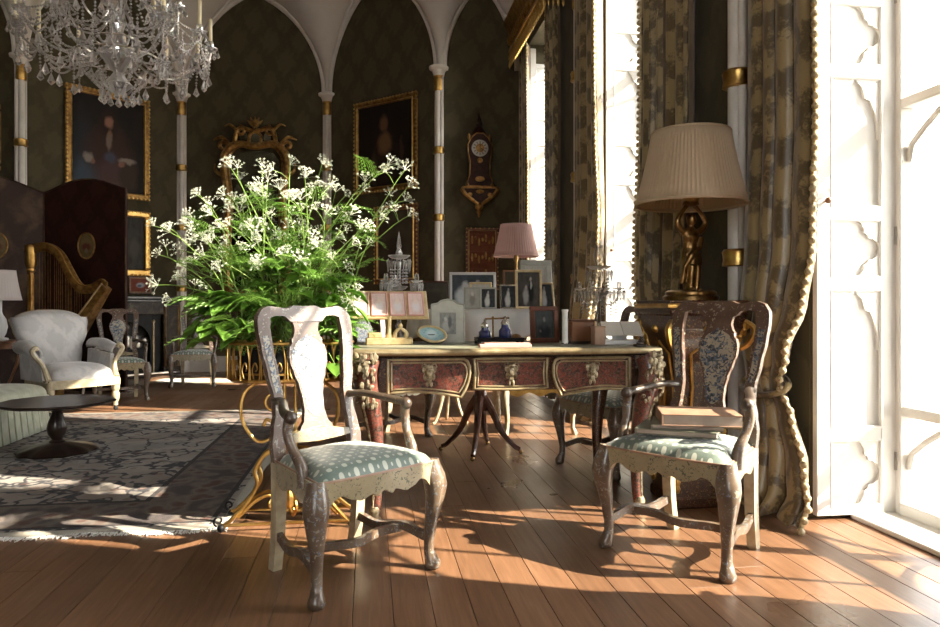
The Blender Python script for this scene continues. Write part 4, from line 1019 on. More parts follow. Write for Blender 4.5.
B().lathe([(.145,0),(.148,.02),(.135,.03),(.135,.045),(.12,.055)], 28).build('base', 'bronze', lampL)
# draped statuette, one skin
fig = B()
def ell(zr):      # loft of ellipses (x, y, z, rx, ry)
    b = B(); n = 16
    for x, y, z, rx_, ry_ in zr:
        for j in range(n):
            a = 2*PI*j/n; b.v.append((x+rx_*math.cos(a)*(1+.10*math.cos(a*7)*(1 if z < .30 else 0)), y+ry_*math.sin(a)*(1+.10*math.cos(a*7)*(1 if z < .30 else 0)), z))
    for i in range(len(zr)-1):
        for j in range(n): k = (j+1) % n; b.f.append((i*n+j, i*n+k, (i+1)*n+k, (i+1)*n+j))
    b.f.append(tuple(range(n-1,-1,-1))); b.f.append(tuple((len(zr)-1)*n+j for j in range(n))); return b
fig.merge(ell([(0,0,.05,.040,.034),(.002,0,.09,.043,.036),(.004,-.004,.16,.050,.040),(.006,-.006,.21,.056,.044),(.004,-.004,.25,.054,.041),(0,0,.285,.042,.033),(-.002,0,.31,.043,.034),(-.002,-.004,.345,.052,.037),(-.001,0,.37,.056,.032),(0,0,.385,.030,.024),(0,0,.395,.017,.017),(0,0,.42,.016,.016)]))
fig.merge(ell([(0,-.003,.405,.010,.012),(0,-.005,.415,.020,.023),(0,-.006,.432,.025,.028),(0,-.004,.450,.025,.029),(0,-.002,.465,.017,.020),(0,0,.471,.004,.005)]))
for s in (-1, 1):
    fig.tube(spline([(s*.042,0,.368), (s*.072,-.004,.385), (s*.094,-.006,.420), (s*.080,-.006,.455), (s*.045,-.004,.495), (s*.025,0,.515)], 4), lin([.020,.018,.015,.013,.011,.013], 4), 8)
    fig.tube([(s*.020,-.022,.052), (s*.020,-.028,.12), (s*.018,-.034,.19)], [.017,.020,.022], 8); fig.sphere((s*.020,-.038,.060), (.013,.026,.010), 8, 5)
fig.tube([(.05,-.03,.34),(.03,-.04,.28),(-.03,-.042,.24),(-.055,-.02,.18),(-.058,.0,.09)], .014, 8)
fo = fig.build('figure', 'bronze', lampL, smooth=0)
md = fo.modifiers.new('skin', 'REMESH'); md.mode = 'VOXEL'; md.voxel_size = .0042; md.use_smooth_shade = True
md = fo.modifiers.new('soft', 'SMOOTH'); md.factor = .5; md.iterations = 3
B().lathe([(.030,.510),(.045,.520),(.040,.535),(.048,.55),(.022,.56),(.014,.58),(.018,.60),(.010,.62),(.010,.90)], 16).build('lamp_fitting', 'bronze', lampL)
pleat(.292, .205, .520, .905, 80, 'shade_tan', lampL, dep=.018)
B().tube([(0,0,.89),(.0,0,.905)], .012, 8).tube([(-.2,0,.90),(.2,0,.90)], .004, 6).tube([(0,-.2,.90),(0,.2,.90)], .004, 6).build('shade_carrier', 'bronze', lampL)
# ------------------------------------------------------------------ gilt stool and little far tripod under and behind the desk
p = F(541, 436); p = p + Vector((0, .22, 0))
so = thing('gilt_stool', 'gilt stool with a scalloped apron seen beneath the desk', 'stool', p, .0)
pr = [((lerp(-.29,.29,i/30), -.20, .40), (lerp(-.29,.29,i/30), -.20, .335+.016*math.cos(i/30*PI*6))) for i in range(31)]
B().strip(pr, (0,.024,0)).build('front_apron', 'gilt', so)
B().strip([((a[0][0], .20, a[0][2]), (a[1][0], .20, a[1][2])) for a in pr], (0,.024,0)).build('back_apron', 'gilt', so)
for s in (-1, 1): B().strip([((s*.29, lerp(-.2,.2,i/12), .40), (s*.29, lerp(-.2,.2,i/12), .34+.012*math.cos(i/12*PI*4))) for i in range(13)], (.024,0,0)).build('side_apron', 'gilt', so)
for s in (-1, 1):
    for f in (-1, 1):
        B().tube([(s*.275, f*.185, .40), (s*.292, f*.20, .34), (s*.288, f*.198, .26), (s*.272, f*.186, .14), (s*.272, f*.186, .06), (s*.285, f*.196, .018), (s*.288, f*.198, 0)], [.03,.034,.030,.020,.017,.024,.020], 8).build('leg', 'cream_paint', so, smooth=60)
B().grid(lambda u, v: (.30*(2*u-1), .21*(2*v-1), .40+.055*max(0,(1-abs(2*u-1)**5)*(1-abs(2*v-1)**5))**.5), 13, 13).build('seat', 'leather_green', so, smooth=60, solid=.006)
p = F(449, 423)
st_ = thing('small_tripod_stand', 'small pale tripod stand far off between desk leg and mahogany pedestal', 'stand', p, .5)
B().lathe([(.022,.28),(.03,.33),(.018,.40),(.016,.58),(.03,.66),(.20,.68),(.205,.70),(.19,.705)], 16).build('column', 'cream_paint', st_)
for k in range(3):
    a = 2*PI*k/3-1.0; c, s = math.cos(a), math.sin(a)
    B().tube(spline([(.01*c,.01*s,.33),(.06*c,.06*s,.28),(.10*c,.10*s,.14),(.15*c,.15*s,.03),(.18*c,.18*s,.012)], 4), lin([.02,.018,.014,.013,.012], 4), 8).build('leg', 'cream_paint', st_)
# ------------------------------------------------------------------ wrought plant stand with cow parsley
jp = Vector((-.385, 3.50, 0))
js = thing('plant_stand', 'gilded wrought-iron plant stand with scrolled legs and openwork basket', 'plant stand', jp, 0)
AX, AY, ZB, ZT = .30, .17, .70, .875
def oval(t, k=1.0): return (AX*k*math.cos(t), AY*k*math.sin(t))
for z, k, r in ((ZB, .92, .009), (ZT, 1.0, .008), (ZB+.03, .93, .005)):
    B().tube([(oval(2*PI*i/48, k)[0], oval(2*PI*i/48, k)[1], z) for i in range(48)], r, 8, True).build('basket_ring', 'gilt', js)
B().lathe([(.0,ZB-.012),(.92,ZB-.012),(.92,ZB+.004),(0,ZB+.004)], 40, sx=AX, sy=AY).build('tray', 'gilt_old', js)
wl = None; N = 30
for i in range(N):
    t = 2*PI*i/N; x, y = oval(t, .96); rz = math.atan2(y/AY**2, x/AX**2)+PI/2
    if wl is None:
        b = B().tube(spline([(-.022,0,ZB),(-.026,0,ZB+.08),(-.018,0,ZT-.03),(0,0,ZT+.015),(.018,0,ZT-.03),(.026,0,ZB+.08),(.022,0,ZB)], 4), .0045, 6)
        b.tube(spline([(-.004,0,ZB+.01),(-.014,0,ZB+.05),(0,0,ZB+.085),(.012,0,ZB+.06),(.004,0,ZB+.045)], 4), .0035, 6)
        wl = b.build('wire_loop', 'gilt', js, (x, y, 0), rz)
    else: link_copy(wl, js, (x, y, 0), (0, 0, rz))
B().lathe([(.0,ZB+.02),(.80,ZB+.02),(.84,ZT-.015),(.80,ZT-.012),(0,ZT-.02)], 40, sx=AX, sy=AY).build('liner', 'iron_black', js)
B().lathe([(.0,ZT-.05),(.79,ZT-.05),(.76,ZT-.006),(.4,ZT+.004),(0,ZT+.006)], 30, sx=AX, sy=AY).build('soil', 'soil', js)
def scroll(c, r0, r1, a0, a1, pl, n=22):       # flat spiral in the plane x(pl)-z
    return [(c[0]+pl.x*lerp(r0, r1, i/n)*math.cos(lerp(a0, a1, i/n)), c[1]+pl.y*lerp(r0, r1, i/n)*math.cos(lerp(a0, a1, i/n)), c[2]+lerp(r0, r1, i/n)*math.sin(lerp(a0, a1, i/n))) for i in range(n+1)]
for s in (-1, 1):
    pl = Vector((s, 0, 0))
    B().tube([(s*.026,0,.10),(s*.026,0,ZB)], .007, 8).build('upright', 'gilt', js)
    B().tube(spline([(s*.03,0,.68),(s*.14,0,.685),(s*.22,0,.62),(s*.225,0,.50),(s*.16,0,.40),(s*.09,0,.41),(s*.075,0,.47),(s*.11,0,.50),(s*.125,0,.47)], 6), .0085, 8).build('scroll', 'gilt', js)
    B().tube(scroll((s*.075,0,.59), .05, .012, -1.5, 5.2, pl), .007, 8).build('scroll', 'gilt', js)
    for f in (-1, 1):
        d = Vector((s*.92, f*.38, 0))
        l = B().tube(spline([Vector((s*.03,f*.01,.36)), d*.12+Vector((0,0,.34)), d*.17+Vector((0,0,.27)), d*.16+Vector((0,0,.20)), d*.21+Vector((0,0,.12)), d*.28+Vector((0,0,.05)), d*.325+Vector((0,0,.015))], 6), .010, 8).build('leg', 'gilt', js)
        B().tube(spline([d*.05+Vector((0,0,.10)), d*.10+Vector((0,0,.14)), d*.17+Vector((0,0,.12)), d*.25+Vector((0,0,.055))], 5), .008, 8).tube(scroll(tuple(d*.06+Vector((0,0,.135))), .035, .008, -1.5, 4.5, d.normalized()), .006, 8).build('brace', 'gilt', l)
        B().sphere(d*.325+Vector((0,0,.018)), (.018,.018,.018), 8, 6).tube(scroll(tuple(d*.335+Vector((0,0,.055))), .026, .006, -1.2, 5, d.normalized()), .005, 6).build('foot', 'iron_black', l)
B().tube([(-.30,-.118,.03),(.30,-.118,.03)], .008, 8).tube([(-.30,.118,.03),(.30,.118,.03)], .008, 8).build('base_rail', 'gilt', js)
b = B().sphere((0,0,.11), (.03,.03,.05), 8, 6)
for k in range(4):
    a = k*PI/2+.4; b.tube(spline([(0,0,.07),(.05*math.cos(a),.05*math.sin(a),.045),(.10*math.cos(a),.10*math.sin(a),.09),(.09*math.cos(a),.09*math.sin(a),.12)], 4), .008, 6)
b.build('center_finial', 'gilt', js)
# the plants
rnd = random.Random(4)
pt = thing('cow_parsley', 'tall spreading bunch of white cow parsley and broad green leaves', 'plant', jp+Vector((0,0,ZT)), 0)
def umbel_mesh(seed):
    r = random.Random(seed); b = B(); n = 11
    for i in range(n):
        a = i*2.39996; q = .066*math.sqrt((i+.4)/n)*r.uniform(.85,1.15); tip = Vector((q*math.cos(a), q*math.sin(a), .060-5.0*q*q+r.uniform(-.008,.008)))
        b.tube([(0,0,0), tip*.6+Vector((0,0,.006)), tip], .0010, 3)
        for j in range(10):
            d = Vector((r.gauss(0,1), r.gauss(0,1), abs(r.gauss(.4,.7)))).normalized()*r.uniform(.004,.0125); c = tip+d; s = r.uniform(.0026, .0046)
            b.add([c+Vector((s,0,0)), c+Vector((0,s,0)), c+Vector((-s,0,0)), c+Vector((0,-s,0)), c+Vector((0,0,s*.8)), c-Vector((0,0,s*.5))], [(0,1,4),(1,2,4),(2,3,4),(3,0,4),(1,0,5),(2,1,5),(3,2,5),(0,3,5)])
    return b
UM = [umbel_mesh(k).build('flower_umbel', 'blossom', pt, smooth=0) for k in range(3)]; used = set()
def fern_mesh(seed, L=.24):
    r = random.Random(seed); b = B()
    ax = [Vector((0, t*L, .05*math.sin(t*2.2)-.06*t*t)) for t in [i/8 for i in range(9)]]
    b.tube(ax, .0016, 3)
    def frond(p, d, l, up):
        n = d.cross(up).normalized(); m_ = 4
        for k in range(1, m_+1):
            q = p + d*(l*k/m_); w = l*.32*(1-.6*k/m_)
            for s in (-1, 1):
                t = q + n*(s*w) + d*(w*.7); mid_ = q + n*(s*w*.5) + d*(w*.05) ; b.add([q-d*(w*.22), mid_+up*.003, t, q+d*(w*.4)+n*(s*w*.25)], [(0,1,2,3)])
    for i in range(1, 9):
        l = L*.42*(1-(i/9.5)**1.4)
        for s in (-1, 1):
            d = Vector((s*.85, .55, -.1+r.uniform(-.1,.15))).normalized(); frond(ax[i], d, l, Vector((0,0,1)))
    return b
def broad_mesh(seed, L=.085):
    r = random.Random(seed); b = B()
    def fn(u, v):
        w = L*.40*math.sin(min(1, v*1.02)*PI)**.75*(1-.25*v); x = (2*u-1)*w
        return (x*(1+.06*math.sin(v*40)*abs(2*u-1)), v*L, .010*math.sin(v*3)+.010*abs(2*u-1)-.25*L*v*v)
    b.grid(fn, 5, 9); return b
FN = [fern_mesh(k).build('fern_leaf', 'leaf_fern', pt, smooth=0) for k in range(3)]
BR = [broad_mesh(k, .085+.012*k).build('leaf', 'leaf_broad', pt, smooth=60, solid=.0012) for k in range(3)]
def place(pool, key, loc, rot, s=1.0):
    k = rnd.randrange(len(pool))
    if (key, k) not in used: used.add((key, k)); o = pool[k]
    else: o = pool[k].copy(); sc.collection.objects.link(o); o.parent = pt
    o.location = loc; o.rotation_euler = rot; o.scale = (s, s, s); return o
def aim(d): return Vector(d).to_track_quat('Z', 'Y').to_euler()
# flowering tips: (px, py, depth offset) traced to places round the stand
tips = [(262,166,0),(290,165,.1),(231,168,-.1),(305,178,-.05),(322,164,.12),(300,200,-.2),(250,190,.05),(280,190,-.1),(225,195,.1),(212,215,-.15),(240,212,.15),(196,238,0),(180,250,.1),(170,232,-.05),(160,255,.05),(158,285,0),(172,300,-.1),(205,255,-.2),(230,250,.2),(262,240,-.15),(280,240,0),(305,228,.1),(325,215,-.1),(345,196,.05),(350,215,-.15),(365,182,0),(330,185,.2),(272,213,.2),(387,165,0),(405,170,.05),(408,187,-.05),(352,245,-.2),(365,228,-.1),(345,268,-.22),(380,215,.1),(408,216,0),(220,270,-.1),(245,272,.1),(300,260,-.25),(320,250,.2),(190,215,.1),(200,195,0),(335,238,0),(215,238,0),(258,265,-.2),(350,300,-.25),(186,270,.15),(240,180,.2),(313,192,.25),(268,180,.1),(292,215,.05),(230,225,-.25),(246,235,-.05),(310,240,-.1)]
Z0 = jp.x*ST + jp.y*CT
for i, (px, py, dz) in enumerate(tips):
    T = W(px, py, Z0+dz) - pt.location
    base = Vector((rnd.uniform(-.2,.2), rnd.uniform(-.1,.1), -.02))
    base.x += T.x*.18
    m1_ = base.lerp(T, .45) + Vector((-T.x*.10, -T.y*.1, .07)); m2_ = base.lerp(T, .82) + Vector((-T.x*.03, 0, .045))
    path = spline([base, m1_, m2_, T], 5)
    st2 = B().tube(path, lin([.0042,.0034,.0026,.0018], 5), 5).build('stem', 'stem_green', pt)
    d = (path[-1]-path[-3]).normalized()
    place(UM, 'u', T, aim(d*1.2 + Vector((rnd.gauss(0,.5),rnd.gauss(0,.5),.35))), rnd.uniform(.50, .78))
    for k in range(rnd.choice((1, 2, 2))):
        q = path[rnd.randrange(9, 13)]; dd = (Vector((rnd.gauss(0,1), rnd.gauss(0,1), rnd.uniform(.3,1.2)))).normalized(); e_ = q + dd*rnd.uniform(.06,.12)
        B().tube([q, q.lerp(e_, .5)+Vector((0,0,.008)), e_], .0014, 4).build('stalk', 'stem_green', st2)
        place(UM, 'u', e_, aim(dd+Vector((0,0,.8))), rnd.uniform(.40, .62))
    for k in range(2):
        q = path[rnd.randrange(4, 13)]; a = rnd.uniform(0, 2*PI); place(FN, 'f', q, (rnd.uniform(-.3,.7), rnd.uniform(-.4,.4), a), rnd.uniform(.45, .85))
for i in range(110):
    a = rnd.uniform(0, 2*PI); r = rnd.uniform(.03, .36)*(.62 if math.cos(a) > .25 else 1.0); q = Vector((r*math.cos(a)*1.1, r*math.sin(a)*.65, rnd.uniform(-.02, .42)-.12*r)); place(FN, 'f', q, (rnd.uniform(-.2,.9), rnd.uniform(-.4,.4), a-PI/2), rnd.uniform(.55, .95))
# broad leaves: a sprig at the left, clumps over the rim
cl_pts = []
for i in range(26): cl_pts.append(W(204+rnd.uniform(-10,26), 312+rnd.uniform(-16,22), Z0-.05+rnd.uniform(-.1,.1)))
for i in range(60): cl_pts.append(W(222+rnd.uniform(-12,46), 318+rnd.uniform(-20,26), Z0-.08+rnd.uniform(-.12,.12)))
for i in range(62): cl_pts.append(W(278+rnd.uniform(-30,38), 298+rnd.uniform(-34,36), Z0-.03+rnd.uniform(-.15,.15)))
for i in range(26): cl_pts.append(W(332+rnd.uniform(-18,16), 300+rnd.uniform(-22,38), Z0-.05+rnd.uniform(-.1,.15)))
for i in range(12): cl_pts.append(W(351+rnd.uniform(-5,6), 345+rnd.uniform(-25,28), Z0-.05+rnd.uniform(-.05,.08)))
for p in cl_pts:
    if p.z < .95: p.x = min(p.x, -.16)
    if p.x*ST+p.y*CT < 3.3: p = p + Vector((0, 3.3-(p.x*ST+p.y*CT), 0))
    q = p - pt.location; out = Vector((q.x, q.y-.1, 0)); a = math.atan2(out.y, out.x)-PI/2+rnd.uniform(-1.2,1.2)
    place(BR, 'b', q, (rnd.uniform(-.5,.5), rnd.uniform(-.5,.5), a), rnd.uniform(.75, 1.35))
for i in range(40):
    p = cl_pts[rnd.randrange(len(cl_pts))] - pt.location; b0_ = Vector((p.x*.4, p.y*.4, -.02)); B().tube(spline([b0_, b0_.lerp(p,.6)+Vector((0,0,.05)), p], 4), .0022, 5).build('stem', 'stem_green', pt)
# ------------------------------------------------------------------ carpets
ru = thing('carpet', 'large worn grey-beige patterned carpet covering the left of the floor', 'carpet', (0,0,0))
def edge_w(t): return .012*math.sin(t*9)+.006*math.sin(t*31)
B().grid(lambda u, v: (lerp(RX0, RX1, u) + (edge_w(v*4)*.6 if u > .99 else 0), lerp(RY0, RY1, v) + (edge_w(u*5) if v < .01 else 0), .009), 60, 40).build('pile', 'carpet', ru, smooth=60, solid=.008)
rnd = random.Random(8); b = B()
for i in range(900):
    x = lerp(RX0, RX1, i/900)+rnd.uniform(-.003,.003); l = rnd.uniform(.02,.05); y = RY0+edge_w((x-RX0)/(RX1-RX0)*5)
    b.tube([(x, y+.01, .008), (x+rnd.uniform(-.008,.008), y-l*.5, .008), (x+rnd.uniform(-.015,.015), y-l, .004)], .003, 3)
o = b.build('fringe', 'linen', ru, smooth=0); o['kind'] = 'stuff'
p = F(205, 381)
r2 = thing('hearth_rug', 'small pale rug lying on the far boards before the apse', 'rug', (p.x, p.y, 0), -.1)
B().box((0, 0, .006), (1.35, .55, .010), .003).build('pile', 'grey_mount', r2, smooth=0)
B().box((0, 0, .0075), (1.15, .38, .0085), .001).build('field', 'white_damask', r2, smooth=0)
# ------------------------------------------------------------------ ottoman with pleated skirt
ot = thing('ottoman', 'pale sage ottoman with a buttoned top and box-pleated skirt', 'ottoman', (-3.20, 5.84, .0135), 0)
hx, hy, zt, zs_ = .52, .62, .40, .27
def rr_path(u, kx, ky):       # rounded rectangle
    a = u*2*PI; c, s = math.cos(a), math.sin(a); n = 6; q = (abs(c)**n + abs(s)**n)**(-1/n); return c*q*kx, s*q*ky
def skirt(u, v):
    pl_ = 1 + .020*(1 if (u*44) % 1 < .8 else -1.5)*(.5+.5*(1-v)); x, y = rr_path(u, hx, hy); return (x*pl_*(1+.04*(1-v)), y*pl_*(1+.04*(1-v)), lerp(.015, zs_, v))
B().grid(skirt, 440, 4, cu=True).build('pleated_skirt', 'sage_cloth', ot, smooth=30, solid=.004)
def otop(u, v):
    x, y = rr_path(u, hx*1.02, hy*1.02); k = math.cos(v*PI/2)**.35 if v < 1 else 0
    z = zs_ + (zt-zs_)*math.sin(v*PI/2)**.6 - .012*(math.cos(x*k*22)*math.cos(y*k*22))**2*(1 if v > .4 else 0)
    return (x*k, y*k, z)
B().grid(otop, 72, 24, cu=True).build('cushion', 'sage_cloth', ot, smooth=60)
B().tube([rr_path(i/60, hx*1.03, hy*1.03)+(zs_+.005,) for i in range(60)], .012, 8, True).build('piping', 'sage_cloth', ot)
for sx_ in (-1, 1):
    for sy_ in (-1, 1): B().lathe([(.025,0),(.028,.02),(.02,.06),(.03,.09),(.03,.26)], 10, (sx_*.42, sy_*.52, 0)).build('foot', 'dark_wood', ot)
# ------------------------------------------------------------------ low dark pedestal table
p = F(57, 453.5)
lt = thing('pedestal_table', 'low black pedestal table with baluster stem on a lobed spreading base', 'table', p+Vector((0,0,.0135)), .2)
B().lathe([(.25,0),(.255,.012),(.235,.028),(.17,.048),(.10,.062),(.055,.07)], 40, wob=lambda a, z: .05*math.cos(a*10) if z < .05 else .02*math.cos(a*10)).build('base', 'dark_wood', lt, smooth=60)
B().lathe([(.045,.06),(.055,.075),(.035,.09),(.040,.10),(.058,.13),(.066,.17),(.058,.21),(.040,.26),(.032,.285),(.048,.30),(.048,.315),(.075,.325),(.09,.335)], 24).build('stem', 'dark_wood', lt)
B().lathe([(.10,.332),(.33,.334),(.375,.343),(.385,.350),(.375,.362),(.10,.363)], 12).build('top', 'dark_wood', lt, smooth=20)
# ------------------------------------------------------------------ white easy chair
p = c2w(-3.95, 6.9, .0135)
ec = thing('easy_chair', 'white damask easy chair with carved pale wood frame and scrolled arms', 'armchair', p, facing(.80, -.60)); ec.scale = (1.08,)*3
def cush2(u, v):
    a, b2 = 2*u-1, 2*v-1; ee = max(0, (1-abs(a)**4)*(1-abs(b2)**4)); return (.265*a*(1+.02*(1-v)), lerp(-.31, .27, v) - .04*(1-v)*(1-a*a), .31+.135*ee**.4)
B().grid(cush2, 17, 17).build('seat', 'white_damask', ec, smooth=60, solid=.004)
def backp(u, v):              # shield-like padded back
    a = 2*u-1; z = lerp(.38, .90, v); w = interp([(.38,.20),(.55,.23),(.72,.30),(.84,.325),(.90,.26)], z)
    pad = max(0, (1-abs(a)**4)*(1-abs(2*v-1)**6))**.5
    return (w*a, .27+.30*(z-.38)-.075*pad, z - .05*(abs(a)**3)*(1 if v > .9 else 0))
B().grid(backp, 17, 17).build('back', 'white_damask', ec, smooth=60, solid=.05)
ou = [backp(0, i/14) for i in range(15)] + [backp(i/12, 1) for i in range(1, 13)] + [backp(1, 1-i/14) for i in range(1, 15)]
B().tube([(x, y+.012, z+.008) for x, y, z in ou], .021, 8).build('back_frame', 'cream_paint', ec)
for s in (-1, 1):
    def armf(u, v, s=s):
        y = lerp(.24, -.17, v); c = .60 - .05*v; a = lerp(-PI*.5, PI*1.15, u); r = .052*(1-.15*v); return (s*(.315+r*math.cos(a)+.03*v), y, c-.01+r*math.sin(a)+.03*math.sin(v*PI))
    ar = B().grid(armf, 12, 10).build('arm', 'white_damask', ec, smooth=60, solid=.02)
    B().strip([((s*.30, lerp(.26,-.18,t), .555-.04*t), (s*.285, lerp(.26,-.20,t), .30)) for t in [i/8 for i in range(9)]], (.035,0,0)).build('arm_panel', 'white_damask', ar)
    B().tube(spline([(s*.345,-.185,.58),(s*.36,-.20,.60),(s*.385,-.20,.57),(s*.36,-.20,.52),(s*.31,-.21,.45),(s*.295,-.24,.38),(s*.29,-.285,.31)], 5), lin([.018,.022,.024,.022,.020,.022,.026], 5), 8).build('arm_front', 'cream_paint', ar)
    B().lathe([(.022,.05),(.018,.07),(.032,.11),(.036,.15),(.026,.18),(.036,.205),(.036,.235),(.040,.24),(.040,.30)], 12, (s*.28, -.285, 0)).build('leg', 'cream_paint', ec)
    B().sphere((s*.28, -.285, .024), (.02,.02,.024), 8, 6).build('castor', 'iron_black', ec)
    B().tube([(s*.24,.26,.30),(s*.245,.29,.14),(s*.25,.33,.0)], [.026,.022,.018], 8).build('leg', 'dark_wood', ec)
B().strip([((-.30,-.30,.315),(-.30,-.30,.24)), ((0,-.345,.315),(0,-.345,.245)), ((.30,-.30,.315),(.30,-.30,.24))], (0,.04,0)).build('seat_rail', 'cream_paint', ec)
for s in (-1, 1): B().strip([((s*.29,-.29,.315),(s*.29,-.29,.24)), ((s*.25,.27,.315),(s*.25,.27,.25))], (.035,0,0)).build('seat_rail', 'cream_paint', ec)
# ------------------------------------------------------------------ wooden side table and lamp cut by the picture's left edge
p = c2w(-4.96, 7.40, 0)
sd = thing('side_table', 'small reddish wooden side table with sabre legs beside the white easy chair', 'table', p, .1)
B().lathe([(.20,.66),(.215,.665),(.215,.685),(.20,.69)], 28).build('top', 'brown_wood', sd)
B().lathe([(.17,.60),(.175,.61),(.175,.66)], 24).build('frieze', 'brown_wood', sd)
for k in range(3):
    a = 2*PI*k/3+.1; c, s = math.cos(a), math.sin(a)
    B().tube(spline([(.15*c,.15*s,.62),(.165*c,.165*s,.5),(.10*c,.10*s,.3),(.07*c,.07*s,.2),(.13*c,.13*s,.08),(.19*c,.19*s,.015)], 5), lin([.03,.028,.022,.022,.018,.016], 5), 8, flat=.6).build('leg', 'brown_wood', sd)
ll = thing('table_lamp', 'white-shaded lamp cut by the left edge, beside the harp', 'lamp', p+Vector((0,0,.69)), 0)
B().lathe([(.07,0),(.07,.02),(.03,.03),(.05,.07),(.065,.14),(.05,.22),(.02,.27),(.012,.30),(.012,.52)], 18).build('base', 'white_paint', ll)
pleat(.19, .135, .425, .735, 40, 'shade_white', ll, dep=.012)
# ------------------------------------------------------------------ harp
p = c2w(-4.10, 7.95, 0)
hp = thing('harp', 'gilded pedal harp standing before the dark folding screen', 'harp', c2w(-4.99, 7.98, 0)*1.0, -.30)
# local frame: x to the right along the strings' plane, pillar at x=-.32
xp = -.02
B().lathe([(.085,0),(.085,.05),(.06,.08),(.045,.14),(.036,.18),(.030,.25),(.028,1.42),(.034,1.45)], 16, (xp,0,0)).build('pillar', 'gilt_old', hp)
b = B()
for k in range(8):
    a = 2*PI*k/8; b.tube([(xp+.030*math.cos(a), .030*math.sin(a), .26), (xp+.029*math.cos(a), .029*math.sin(a), 1.41)], .005, 5)
b.build('flutes', 'gilt', hp)
B().lathe([(.036,1.43),(.046,1.45),(.040,1.48),(.060,1.52),(.058,1.66),(.066,1.70),(.060,1.735),(.045,1.75)], 18, (xp,0,0)).build('capital', 'gilt', hp)
nk = spline([(xp+.02,0,1.70),(xp+.22,0,1.715),(xp+.38,0,1.62),(xp+.50,0,1.42),(xp+.62,0,1.26),(xp+.76,0,1.24),(xp+.90,0,1.30),(xp+.955,0,1.285)], 6)
B().tube(nk, lin([.055,.055,.060,.065,.060,.05,.042,.035], 6), 8, flat=.4, up=(0,1,0)).build('neck', 'gilt_old', hp)
B().tube([(q[0], q[1]-.02, q[2]+.045) for q in nk], .009, 6).build('neck_edge', 'gilt', hp)
sb0, sb1 = Vector((xp+.95,0,1.27)), Vector((xp+.16,0,.16))
B().strip([(sb0+Vector((0,-.045,0)), sb0+Vector((0,.045,0))), (sb1+Vector((0,-.19,0)), sb1+Vector((0,.19,0)))], Vector((.08,0,-.06))).build('soundboard', 'gilt_old', hp, smooth=0)
for s in (-1, 1): B().tube([sb0+Vector((-.02,s*.045,.03)), sb1+Vector((-.03,s*.19,.03))], .010, 6).build('soundboard_edge', 'gilt_pale', hp)
B().box((xp+.12,0,.08), (.36,.34,.16), .02).build('pedal_box', 'gilt_old', hp, smooth=0)
sg = None
for i in range(30):
    t = (i+1)/31; q = nk[int(2+t*(len(nk)-6))]; f = sb1.lerp(sb0, .04+.92*t)
    B().tube([(q[0], 0, q[2]-.05), (q[0], 0, f.z+.03 + (q[0]-f.x)*0)], .0016, 4).build('string', 'gilt_old', hp)
# ------------------------------------------------------------------ folding screen
sp_ = thing('folding_screen', 'tall dark leather folding screen with arched panels and oval medallions', 'screen', c2w(0,0,0), 0)
def leaf(A, D, H0, H1, mat):
    d = D-A; L = d.length; rz = math.atan2(d.y, d.x); N = 16
    top = [(L*(1-i/N), lerp(H1, H0, i/N) + .14*math.sin(PI*(i/N))**1.2) for i in range(N+1)]
    o = B().prism([(0,.02),(L,.02)]+top, .035).build('panel', mat, sp_, A, rz, smooth=20)
    o['label'] = 'arched leather panel with a studded edge'
    B().tube([(0,-.02,.02),(0,-.02,H0)], .010, 6).tube([(L,-.02,.02),(L,-.02,H1)], .010, 6).tube([(a,-.02,c) for a, c in top], .010, 6).build('edge_band', 'leather_tan' if False else 'screen_painted', o)
    md_ = B().grid(lambda u, v: (.115*u*math.cos(v*2*PI), -.008*(1-u*u), .155*u*math.sin(v*2*PI)), 5, 28, cv=True).build('medallion', 'medallion', o, (L*.53, -.022, 1.78), smooth=60)
    B().tube([(.115*math.cos(t), -.004, .155*math.sin(t)) for t in [2*PI*i/32 for i in range(32)]], .010, 6, True).build('medallion_rim', 'gilt_old', o, (L*.53, -.022, 1.78))
sA, sB, sC, sD = c2w(-6.15, 8.05), c2w(-5.42, 8.30), c2w(-5.22, 8.62), c2w(-4.13, 8.42)
leaf(c2w(-6.2, 8.2), c2w(-5.25, 8.62), 2.50, 2.44, 'screen_painted'); leaf(c2w(-5.23, 8.62), c2w(-4.12, 8.40), 2.44, 2.46, 'screen_leather')
